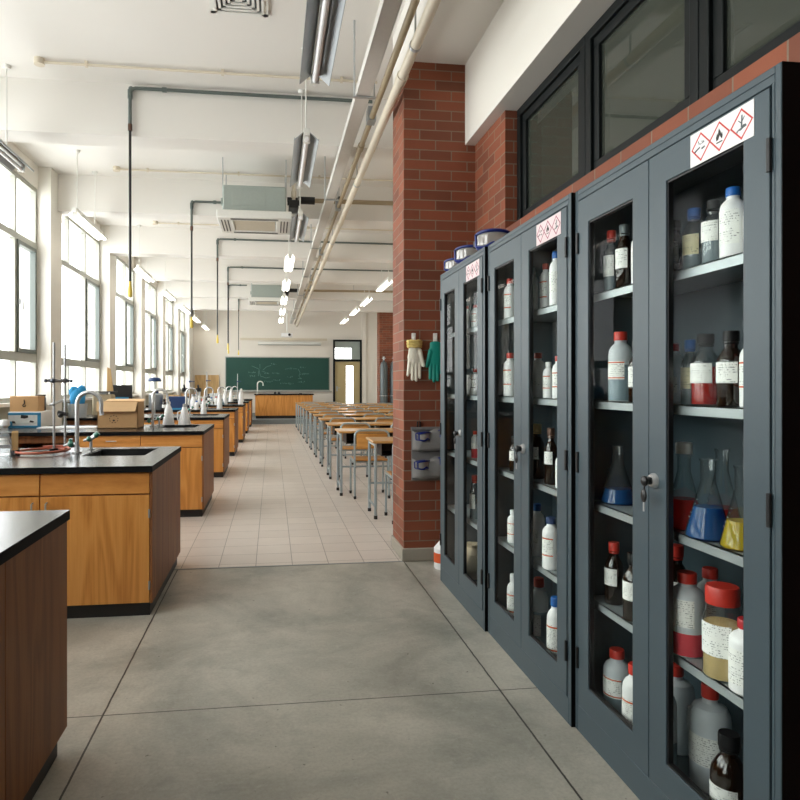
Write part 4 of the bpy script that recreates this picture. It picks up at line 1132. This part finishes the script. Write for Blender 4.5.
# ================================================================== CHEMICAL CABINETS
SH = [1.70, 1.29, .90, .525]
CD = .375
def make_cabinet(x, y0, W, label, faded):
    t = thing('chemical_cabinet', label, 'cabinet', (x, y0, 0), 0, 'grey chemical cabinets')
    g = G()
    G().box(.001, CD, -.002, 0, 0, 2.109).obj('end_panel', 'end_shade', t)  # added black sheet, paints the shade on the cabinet's near side
    g.box(0, CD, 0, .02, 0, 2.11); g.box(0, CD, W - .02, W, 0, 2.11); g.box(CD - .015, CD, .02, W - .02, .1, 2.09)
    g.box(0, CD, .02, W - .02, 2.09, 2.11); g.box(.02, CD, .02, W - .02, .08, .1)
    g.box(0, .02, .02, .03, .1, 2.07); g.box(0, .02, W - .03, W - .02, .1, 2.07); g.box(0, .02, .02, W - .02, 2.068, 2.09); g.box(0, .02, .02, W - .02, 0, .102)
    g.obj('body', 'cab', t, bevel=.0025)
    for z in SH:
        s = G(); s.box(.045, CD - .016, .022, W - .022, z - .004, z); s.box(.045, .049, .022, W - .022, z - .03, z)
        s.obj('shelf', 'shelf', t)
    zt, zb = 2.064, .106
    mid = W * .514
    for right in (True, False):
        a, b = (.033, mid - .0015) if right else (mid + .0015, W - .033)
        ga, gb = (a + .086, b - .088) if right else (a + .09, b - .076)
        g = G(); x0, x1 = -.003, .02; gz0, gz1 = zb + .095, zt - .097
        g.frame(x0, x1, a, b, zb, zt, ga, gb, gz0, gz1)
        d = g.obj('door', 'cab', t, bevel=.002)
        q = G(); e = .006
        q.box(.002, .018, ga, ga + e, gz0, gz1); q.box(.002, .018, gb - e, gb, gz0, gz1); q.box(.002, .018, ga + e, gb - e, gz0, gz0 + e); q.box(.002, .018, ga + e, gb - e, gz1 - e, gz1)
        q.obj('gasket', 'black', d)
        G().box(.008, .012, ga + e, gb - e, gz0 + e, gz1 - e).obj('glass_pane', 'cab_glass', d)
        hy = a - .002 if right else b + .002
        for z in (.29, 1.05, 1.9): G().cyl((-.006, hy, z - .04), (-.006, hy, z + .04), .0065, n=10).obj('hinge', 'black', d)
        if right:
            # lock with its key left in
            ly, lz = b - .03, 1.052
            l = G(); l.lathe([(.0, 0), (.024, 0), (.024, .004), (.018, .014), (0, .014)], n=20)
            bmesh.ops.transform(l.bm, matrix=Matrix.Translation((-.003, ly, lz)) @ Matrix.Rotation(-PI / 2, 4, 'Y'), verts=l.bm.verts[:])
            l.obj('lock', 'chrome', d)
            k = G(); k.cyl((-.014, ly, lz), (-.03, ly, lz), .0125); k.ball((-.036, ly, lz), .010, .017, .017, 12); k.ball((-.038, ly + .002, lz - .046), .006, .0145, .022, 12); k.tube([(-.036, ly, lz - .012), (-.038, ly, lz - .03)], .0025, 6)
            ko = k.obj('key_head', 'black', d)
            kk = G(); kk.box(-.039, -.0365, ly - .0025, ly + .0045, lz - .095, lz - .058); kk.obj('key_blade', 'steel', d)
            # hazard sign: three red-bordered diamonds on white
            s0, s1, z0, z1 = a + .048, a + .29, zt - .098, zt - .006
            n = G(); n.box(-.0045, -.003, s0, s1, z0, z1, 0)
            cxs = [s1 - .045, (s0 + s1) / 2 + .002, s0 + .042]; cz = (z0 + z1) / 2; R = .040
            Xs = -.0052
            def pl(pts, mi, xo=Xs): n.slab([(xo, u, v) for u, v in pts], (.0006, 0, 0), mi)
            for i, cyy in enumerate(cxs):
                o4 = [(0, R), (-R, 0), (0, -R), (R, 0)]; i4 = [(u * .86, v * .86) for u, v in o4]
                for k4 in range(4):
                    j4 = (k4 + 1) % 4
                    pl([(cyy + o4[k4][0], cz + o4[k4][1]), (cyy + o4[j4][0], cz + o4[j4][1]), (cyy + i4[j4][0], cz + i4[j4][1]), (cyy + i4[k4][0], cz + i4[k4][1])], 1)
                U = lambda u, v: (cyy - u * .00125, cz + v * .00122)    # u to the viewer's right, millimetres
                if i == 0:     # corrosion: bar, hand and drops
                    pl([U(-21, -9), U(-3, -2), U(-3, 1), U(-21, -5)], 2)
                    for (u, v) in ((-6, 8), (-2, 6), (-8, 12), (4, 10), (8, 9)): pl([U(u - 1, v), U(u, v + 3), U(u + 1, v), U(u, v - 2)], 2)
                    pl([U(2, 5), U(12, 7), U(12, 8.5), U(2, 6.5)], 3); pl([U(1, -4), U(12, -2), U(14, -5), U(4, -8)], 3)
                elif i == 1:   # flame over a line
                    pl([U(-9, -8), U(-10, 0), U(-6, 8), U(-5, 3), U(-1, 17), U(4, 9), U(6, 2), U(8, 7), U(10, -1), U(8, -8), U(4, -3), U(1, 2), U(-2, -4), U(-4, -7)], 2)
                    pl([U(-9, -14), U(9, -14), U(9, -11.5), U(-9, -11.5)], 2)
                else:          # dead tree and fish
                    pl([U(-2, -6), U(0, 18), U(3, 18), U(2, -6)], 3); pl([U(1, 6), U(8, 14), U(9, 12.5), U(2, 4)], 3); pl([U(1, 2), U(-8, 10), U(-9, 8.5), U(0, 0)], 3)
                    pl([U(-14, -12), U(-9, -9), U(-3, -8), U(6, -3), U(12, -4), U(14, -9), U(6, -10), U(-2, -13), U(-9, -12), U(-13, -16)], 3)
            n.obj('hazard_sign', ['sign_pink' if faded else 'sign_white', 'sign_red2' if faded else 'sign_red', 'ink', 'cyl'], d)
    return t
CABS = [(1.155, 3.385, .93), (1.17, 2.395, .98), (1.185, 1.36, 1.03)]
for (x, y, w), lab, fd in zip(CABS, ('grey glass-door chemical cabinet touching the brick pillar, farthest of three', 'grey glass-door chemical cabinet in the middle of the row of three', 'grey glass-door chemical cabinet nearest the camera, with the coloured flasks'), (True, True, False)):
    make_cabinet(x, y, w, lab, fd)

# ------------------------------------------------------------------ bottles
LV = {1: SH[0], 2: SH[1], 3: SH[2], 4: SH[3], 5: .1}
def ring_label(t, r, z0, z1, mat='paper', stripes=None, ang=(1.75, 4.5)):
    if stripes:
        h = z1 - z0
        prof = [(r, z0), (r, z0 + .05 * h), (r, z0 + .11 * h), (r, z1 - .11 * h), (r, z1 - .05 * h), (r, z1)]
        o = G().lathe(prof, n=20, a0=ang[0], a1=ang[1], mis=[0, 1, 0, 1, 0]).obj('label', [mat, stripes], t)
    else: o = G().lathe([(r, z0), (r, z1)], n=20, a0=ang[0], a1=ang[1]).obj('label', mat, t)
    return o
def cap_mesh(t, r, z, h, mat, name='cap'):
    g = G(); n = 28; prof = [(0, z), (r, z), (r, z + h * .88), (r * .93, z + h), (0, z + h)]
    g.lathe(prof, n=n); return g.obj(name, mat, t)
used_pos = []
def bottle(kind, cab, lvl, px, top, w, label, x=.075, cap='red_cap', liq=None, fill=.6, stripes=None, lab=True, mat=None, lz=(.28, .72), paper='paper', turn=0.0, group=None):
    cx, y0, W = CABS[cab]; X = cx + x; z = LV[lvl] + .0006
    p = at(px, 400, 0, X); Y = p.y
    r = span(w, X, Y) / 2
    H = at(px, top, 0, X).z - z
    Y = min(max(Y, y0 + .024 + r), y0 + W - .024 - r)
    cat = {'flask': 'flask', 'jug': 'jug', 'jar': 'jar'}.get(kind, 'bottle')
    nm = {'hdpe': 'plastic_bottle', 'glass': 'reagent_bottle', 'amber': 'amber_bottle', 'flask': 'conical_flask', 'jug': 'plastic_jug', 'jar': 'powder_jar'}[kind]
    t = thing(nm, label, cat, (X, Y, z), turn, group)
    if kind in ('hdpe', 'jug'):
        cr, ch = r * (.55 if kind == 'hdpe' else .42), H * .125
        b = H - ch
        G().lathe([(0, 0), (r * .93, 0), (r, r * .1), (r, b * .77), (r * .95, b * .84), (r * .8, b * .9), (cr * .98, b * .945), (cr * .9, b * .96), (cr * .88, b + ch * .2)], n=26).obj('bottle_body', mat or ('white_plastic' if kind == 'hdpe' else 'milky'), t)
        if liq: G().lathe([(0, .001), (r * .935, .001), (r * 1.004, r * .1), (r * 1.004, b * fill), (r * .99, b * fill)], n=26).obj('liquid', liq, t)
        cap_mesh(t, cr, b, ch, cap)
        if lab: ring_label(t, r * 1.012, b * lz[0], b * lz[1], paper, stripes)
        if kind == 'jug': G().tube([(-r * .5, r * .2, b * .9), (-r * .95, r * .35, b * .86), (-r * .98, r * .4, b * .6), (-r * .9, r * .38, b * .55)], r * .1, 8).obj('handle', mat or 'milky', t)
    elif kind in ('glass', 'amber'):
        cr, ch = r * .58, H * .14; b = H - ch
        G().lathe([(0, 0), (r * .95, 0), (r, r * .08), (r, b * .66), (r * .92, b * .75), (r * .62, b * .86), (r * .46, b * .9), (r * .46, b + ch * .3)], n=26).obj('bottle_body', mat or ('clear' if kind == 'glass' else 'amber'), t)
        if liq or kind == 'amber':
            G().lathe([(0, .003), (r * .9, .003), (r * .94, r * .08), (r * .94, b * fill * .66 / .66 if fill < .66 else b * .66), (0, b * min(fill, .66))], n=26).obj('liquid', liq or 'dark_liquid', t)
        cap_mesh(t, cr, b, ch, cap)
        g = G(); g.cyl((0, 0, b * .955), (0, 0, b * .985), r * .54); g.obj('cap_ring', cap, t)
        if lab: ring_label(t, r * 1.012, b * lz[0], b * lz[1] * .92, paper, stripes)
    elif kind == 'flask':
        nr = r * .32
        G().lathe([(0, .001), (r * .93, .001), (r, r * .12), (r * .97, r * .3), (nr, H * .72), (nr, H * .96), (nr * 1.25, H)], n=30).obj('flask_body', 'clear', t)
        if liq:
            hf = fill * H; rr = r * .96 + (nr - r * .97) * max(0, (hf - r * .3)) / (H * .72 - r * .3)
            G().lathe([(0, .004), (r * .9, .004), (r * .955, r * .13), (r * .93, r * .3), (rr * .96, hf), (0, hf)], n=30).obj('liquid', liq, t)
        g = G()
        for i in range(5): g.lathe([(r * (.80 - .085 * i) + .0012, H * (.26 + .055 * i)), (r * (.793 - .085 * i) + .0012, H * (.264 + .055 * i))], n=6, a0=2.5, a1=2.9 - .05 * (i % 2))
        g.obj('graduation', 'white_plastic', t)
        if cap: cap_mesh(t, nr * 1.3, H * .93, H * .14, cap, 'stopper')
    elif kind == 'jar':
        ch = H * .19; b = H - ch
        G().lathe([(0, 0), (r * .93, 0), (r, r * .12), (r, b * .76), (r * .82, b * .92), (r * .78, b)], n=28).obj('jar_body', 'clear', t)
        G().lathe([(0, .004), (r * .9, .004), (r * .95, r * .12), (r * .95, b * .72), (0, b * .74)], n=28).obj('powder', 'powder', t)
        cap_mesh(t, r * .86, b * .98, ch, cap, 'lid')
        if lab: ring_label(t, r * 1.012, b * .32, b * .74, paper)
    return t
M['dark_liquid'] = glassy('dark_liquid', (40, 22, 12), 1.33, .05, .4, (30, 17, 10))
T = 'on the top shelf of the nearest cabinet'
N3 = 'nearest cabinet'
# nearest cabinet, right door
bottle('amber', 2, 1, 674, 221, 22, 'brown bottle with pale label at the shadowy end of the nearest cabinet top shelf', .12, 'black_cap')
bottle('glass', 2, 1, 694, 209, 21, 'clear bottle with blue cap and cream label on the top shelf of the nearest cabinet', .10, 'blue_cap', 'grey_liq', .4, paper='paper_y')
bottle('glass', 2, 1, 713, 201, 21, 'dark-capped bottle with orange ring and white label on the top shelf of the nearest cabinet', .085, 'black_cap', 'grey_liq', .45, lz=(.4, .84))
bottle('hdpe', 2, 1, 733, 188, 24, 'white plastic bottle with blue cap on the top shelf of the nearest cabinet', .075, 'blue_cap', paper='paper', lz=(.2, .76))
bottle('hdpe', 2, 1, 757, 190, 24, 'white plastic bottle half hidden by the right door edge, top shelf of the nearest cabinet', .085, 'blue_cap')
bottle('hdpe', 2, 2, 673, 344, 20, 'white bottle with red cap on the second shelf of the nearest cabinet, right door', .14, 'red_dark', mat='milky', lz=(.2, .5))
bottle('glass', 2, 2, 690, 340, 17, 'small clear bottle with blue cap and yellow striped label in the nearest cabinet', .10, 'blue_cap', 'grey_liq', .45, paper='paper_y')
bottle('glass', 2, 2, 705.5, 334, 27, 'black-capped clear bottle of red liquid in the nearest cabinet', .085, 'black_cap', 'red_liq', .62, lz=(.36, .74))
bottle('amber', 2, 2, 731, 331, 26, 'amber bottle with black cap beside the bottle of red liquid', .08, 'black_cap', lz=(.36, .74))
bottle('hdpe', 2, 2, 755, 333, 27, 'white bottle with orange lines half hidden by the right door edge, second shelf', .085, 'red_cap', stripes='orange')
bottle('flask', 2, 3, 684, 448, 37, 'conical flask of red liquid with white stopper in the nearest cabinet', .10, 'white_plastic', 'red_liq', .37)
bottle('flask', 2, 3, 708, 459, 42, 'conical flask of blue liquid in the nearest cabinet', .085, None, 'blue_liq', .40)
bottle('flask', 2, 3, 742, 466, 40, 'conical flask of yellow liquid in the nearest cabinet', .095, None, 'yellow_liq', .34)
bottle('flask', 2, 3, 722, 449, 36, 'clear conical flask with a little red liquid behind the blue one', .235, None, 'red_liq', .25)
bottle('hdpe', 2, 4, 687, 572, 33, 'milky bottle with red cap and pink liquid in the nearest cabinet', .085, 'red_cap', 'pink_liq', .33, mat='milky', lz=(.42, .8))
bottle('hdpe', 2, 4, 710, 568, 26, 'milky bottle with red cap behind the powder jar', .19, 'red_cap', 'pink_liq', .4, mat='milky', lz=(.42, .7))
bottle('amber', 2, 4, 676, 545, 24, 'dark amber bottle with red cap behind the bottle of pink liquid', .2, 'red_cap')
bottle('jar', 2, 4, 722.5, 584, 36, 'wide jar of tan powder with red lid', .08, 'red_cap')
bottle('hdpe', 2, 4, 748, 619, 34, 'white bottle with crimson cap by the right door edge, next to the powder jar', .085, 'red_dark', lz=(.15, .7))
bottle('jug', 2, 5, 676, 664, 34, 'grey milky jug at the bottom of the nearest cabinet, left one of two', .2, 'red_cap', mat='milky', lab=False)
bottle('jug', 2, 5, 710, 684, 38, 'grey milky jug with label at the bottom of the nearest cabinet, right one of two', .17, 'red_cap', mat='milky', lz=(.3, .62))
bottle('hdpe', 2, 5, 665, 676, 22, 'slim milky bottle at the bottom of the nearest cabinet beside the door stile', .075, 'black_cap', 'grey_liq', .4, mat='milky', lab=False)
bottle('amber', 2, 5, 729, 733, 34, 'amber bottle with black cap and white label, bottom of the nearest cabinet', .09, 'black_cap', lz=(.2, .62))
# nearest cabinet, left door
bottle('glass', 2, 1, 611.5, 231, 15, 'small clear bottle with red cap, nearest cabinet, top shelf behind the left door', .10, 'red_cap', 'grey_liq', .3, lz=(.3, .75))
bottle('amber', 2, 1, 624.5, 225, 17, 'amber bottle with grey cap, nearest cabinet, top shelf behind the left door', .09, 'cyl', lz=(.36, .78))
bottle('hdpe', 2, 1, 642, 226, 20, 'bottle mostly hidden by the stile between the doors, top shelf of the nearest cabinet', .09, 'white_plastic')
bottle('hdpe', 2, 2, 620.5, 332, 23, 'milky bottle with red cap and orange striped label, nearest cabinet, second shelf, left door', .085, 'red_cap', 'grey_liq', .6, 'orange', mat='milky', lz=(.36, .66))
bottle('amber', 2, 2, 638, 340, 18, 'amber bottle partly hidden by the stile between the doors, second shelf', .085, 'black_cap')
bottle('flask', 2, 3, 618, 446, 33, 'conical flask of dark blue liquid behind the left door of the nearest cabinet', .12, None, 'blue_liq', .26)
bottle('amber', 2, 4, 614, 542, 18, 'amber bottle with red cap behind the left door of the nearest cabinet', .10, 'red_cap', lz=(.36, .74))
bottle('amber', 2, 4, 634, 553, 21, 'amber bottle partly hidden by the stile between the doors, fourth shelf', .08, 'black_cap', lz=(.36, .74))
bottle('hdpe', 2, 5, 617, 649, 26, 'milky bottle with red cap and orange stripes, nearest cabinet, bottom, left door', .115, 'red_cap', 'grey_liq', .7, 'orange', mat='milky', lz=(.36, .7))
bottle('hdpe', 2, 5, 635.5, 664, 25, 'white bottle with orange stripes at the bottom beside the stile of the nearest cabinet', .08, 'red_cap', stripes='orange', lz=(.25, .66))
# middle cabinet
A = dict(stripes='orange')
bottle('hdpe', 1, 1, 556, 252, 13, 'tall white bottle with blue cap on the top shelf of the middle cabinet', .085, 'blue_cap')
bottle('hdpe', 1, 1, 545.5, 264, 11, 'white bottle with orange stripes left of the tallest one, top shelf of the middle cabinet', .10, 'red_cap', **A)
bottle('hdpe', 1, 1, 533, 268, 10, 'white bottle at the left end of the right door, top shelf of the middle cabinet', .10, 'white_plastic')
bottle('hdpe', 1, 1, 510, 279, 12, 'white bottle with red cap, middle cabinet, top shelf behind the left door', .085, 'red_cap', **A)
bottle('hdpe', 1, 2, 538, 353, 14, 'white bottle with red cap on the second shelf of the middle cabinet, right door', .10, 'red_cap', mat='white_plastic', lz=(.3, .5))
bottle('hdpe', 1, 2, 548.5, 362, 11, 'white bottle with two orange stripes on the second shelf of the middle cabinet', .085, 'white_plastic', **A)
bottle('hdpe', 1, 2, 558.5, 356, 12, 'white bottle with orange stripe beside the hinge edge of the middle cabinet', .08, 'red_cap', **A)
bottle('hdpe', 1, 2, 510, 353, 13, 'white bottle with red cap and stripes behind the left door of the middle cabinet', .085, 'red_cap', **A)
bottle('amber', 1, 2, 497, 369, 6, 'slim brown bottle on the second shelf behind the left door of the middle cabinet', .12, 'powder', lab=False)
bottle('amber', 1, 3, 537, 424, 15, 'amber bottle with gold cap and label in the middle cabinet', .10, 'powder', lz=(.42, .74))
bottle('amber', 1, 3, 551, 428, 13, 'amber bottle with brown cap and label in the middle cabinet', .085, 'copper', lz=(.42, .74))
bottle('hdpe', 1, 3, 560, 451, 9, 'narrow white bottle with blue cap beside the amber pair in the middle cabinet', .08, 'blue_cap')
bottle('amber', 1, 3, 514.5, 436, 10, 'amber bottle behind the lock of the middle cabinet', .085, 'black_cap', lz=(.36, .74))
bottle('hdpe', 1, 4, 537, 504, 15, 'white blue-capped bottle on the fourth shelf of the middle cabinet, left of the canister', .105, 'blue_cap', lz=(.3, .6))
bottle('hdpe', 1, 4, 551, 517, 17, 'white canister with dark blue lid and orange stripes in the middle cabinet', .075, 'navy', **A)
bottle('hdpe', 1, 4, 513, 510, 11, 'white bottle with orange stripes on the fourth shelf beside the stile of the middle cabinet', .085, 'white_plastic', **A)
bottle('hdpe', 1, 5, 539, 578, 18, 'large milky bottle with red cap at the bottom of the middle cabinet', .105, 'red_cap', 'grey_liq', .6, mat='milky', lz=(.2, .55))
bottle('hdpe', 1, 5, 555.5, 597, 17, 'white bottle with blue cap and orange stripes at the bottom of the middle cabinet', .075, 'blue_cap', **A)
bottle('hdpe', 1, 5, 513.5, 574, 13, 'white bottle with orange stripes at the bottom beside the stile of the middle cabinet', .085, 'white_plastic', **A)
# far cabinet
bottle('hdpe', 0, 1, 467, 306, 7, 'small white bottle on the top shelf of the far cabinet, left of two', .10, 'red_cap')
bottle('hdpe', 0, 1, 475.5, 305, 9, 'white bottle with orange stripes on the top shelf of the far cabinet, right of two', .085, 'red_cap', **A)
bottle('hdpe', 0, 2, 467.5, 375, 6.5, 'small white tub on the second shelf of the far cabinet', .10, 'white_plastic')
bottle('hdpe', 0, 2, 475, 369, 7.5, 'white bottle with black band and red cap on the second shelf of the far cabinet', .085, 'red_cap', stripes='ink')
bottle('hdpe', 0, 3, 475, 431, 7.5, 'white bottle with bright red cap in the far cabinet', .085, 'red_cap', mat='milky', liq='pink_liq', fill=.4, lz=(.4, .65))
bottle('glass', 0, 4, 474.5, 475, 9.5, 'clear bottle with red cap and white label in the far cabinet', .085, 'red_cap', 'grey_liq', .4)
for i, (px, x, s, lab) in enumerate([(473, .15, .9, 'crumpled cream sack at the bottom of the far cabinet, right door'), (447, .15, .52, 'crumpled cream sack at the bottom of the far cabinet, left door')]):
    p = at(px, 400, 0, CABS[0][0] + x)
    g = G(); g.lathe([(0, 0), (.09, 0), (.11, .03), (.115, .1), (.09, .17), (.045, .21), (.06, .235), (.02, .23), (0, .2)], n=22)
    for v in g.bm.verts:
        if v.co.z > .004:
            a = math.atan2(v.co.y, v.co.x); f = 1 + .09 * math.sin(5 * a + 20 * v.co.z + i) + .05 * math.sin(9 * a - 31 * v.co.z)
            v.co.x *= f; v.co.y *= f
    o = g.obj('sack', 'bag'); o.scale = (s, s, s); o.location = (p.x, min(p.y, 4.315 - .024 - .135 * s), .1005)
    tag(o, lab, 'sack')
# goggles lying on the cabinet tops
for px, x, s, rz, lab in ((456, 1.225, .95, -.4, 'blue goggles on the far cabinet, the pair next to the brick pillar'), (470, 1.225, 1.15, -.35, 'blue goggles on the far cabinet, the middle pair of three'), (493, 1.235, 1.2, -.3, 'blue goggles lying where the far and middle cabinets meet, nearest pair')):
    p = at(px, 300, 0, x)
    goggles((p.x, p.y, 2.1105), rz, lab, s=s)

# ================================================================== LIGHT, SKY, CAMERA
w = bpy.data.worlds.new('overcast_sky'); scene.world = w; w.use_nodes = True
bg = w.node_tree.nodes['Background']; bg.inputs[0].default_value = (1.0, .988, .975, 1); bg.inputs[1].default_value = 5.5
for (a, b) in bays:
    ld = bpy.data.lights.new('window_daylight', 'AREA'); ld.shape = 'RECTANGLE'; ld.size = 2.75; ld.size_y = b - a; ld.cycles.is_portal = True
    lo = bpy.data.objects.new('window_daylight', ld); COL.objects.link(lo)
    lo.location = (XW - .2, (a + b) / 2, 2.545)
    lo.rotation_euler = (0, -PI / 2, 0)
cam = bpy.data.cameras.new('camera'); co = bpy.data.objects.new('camera', cam); COL.objects.link(co)
cam.sensor_fit = 'HORIZONTAL'; cam.sensor_width = 36; cam.lens = FPX * 36 / 800
cam.shift_x = (400 - PPX) / 800; cam.shift_y = -(400 - PPY) / 800
cam.clip_start = .05; cam.clip_end = 200
co.location = (0, 0, EYE); co.rotation_euler = (PI / 2, 0, -YAW)
scene.camera = co
scene.view_settings.view_transform = 'Standard'; scene.view_settings.look = 'None'
scene.view_settings.exposure = 0.42; scene.view_settings.gamma = 1.0; scene.view_settings.use_curve_mapping = False
cy = scene.cycles
cy.use_denoising = True; cy.max_bounces = 10; cy.diffuse_bounces = 6; cy.glossy_bounces = 5; cy.transmission_bounces = 8; cy.transparent_max_bounces = 32
cy.caustics_reflective = False; cy.caustics_refractive = False; cy.sample_clamp_indirect = 12
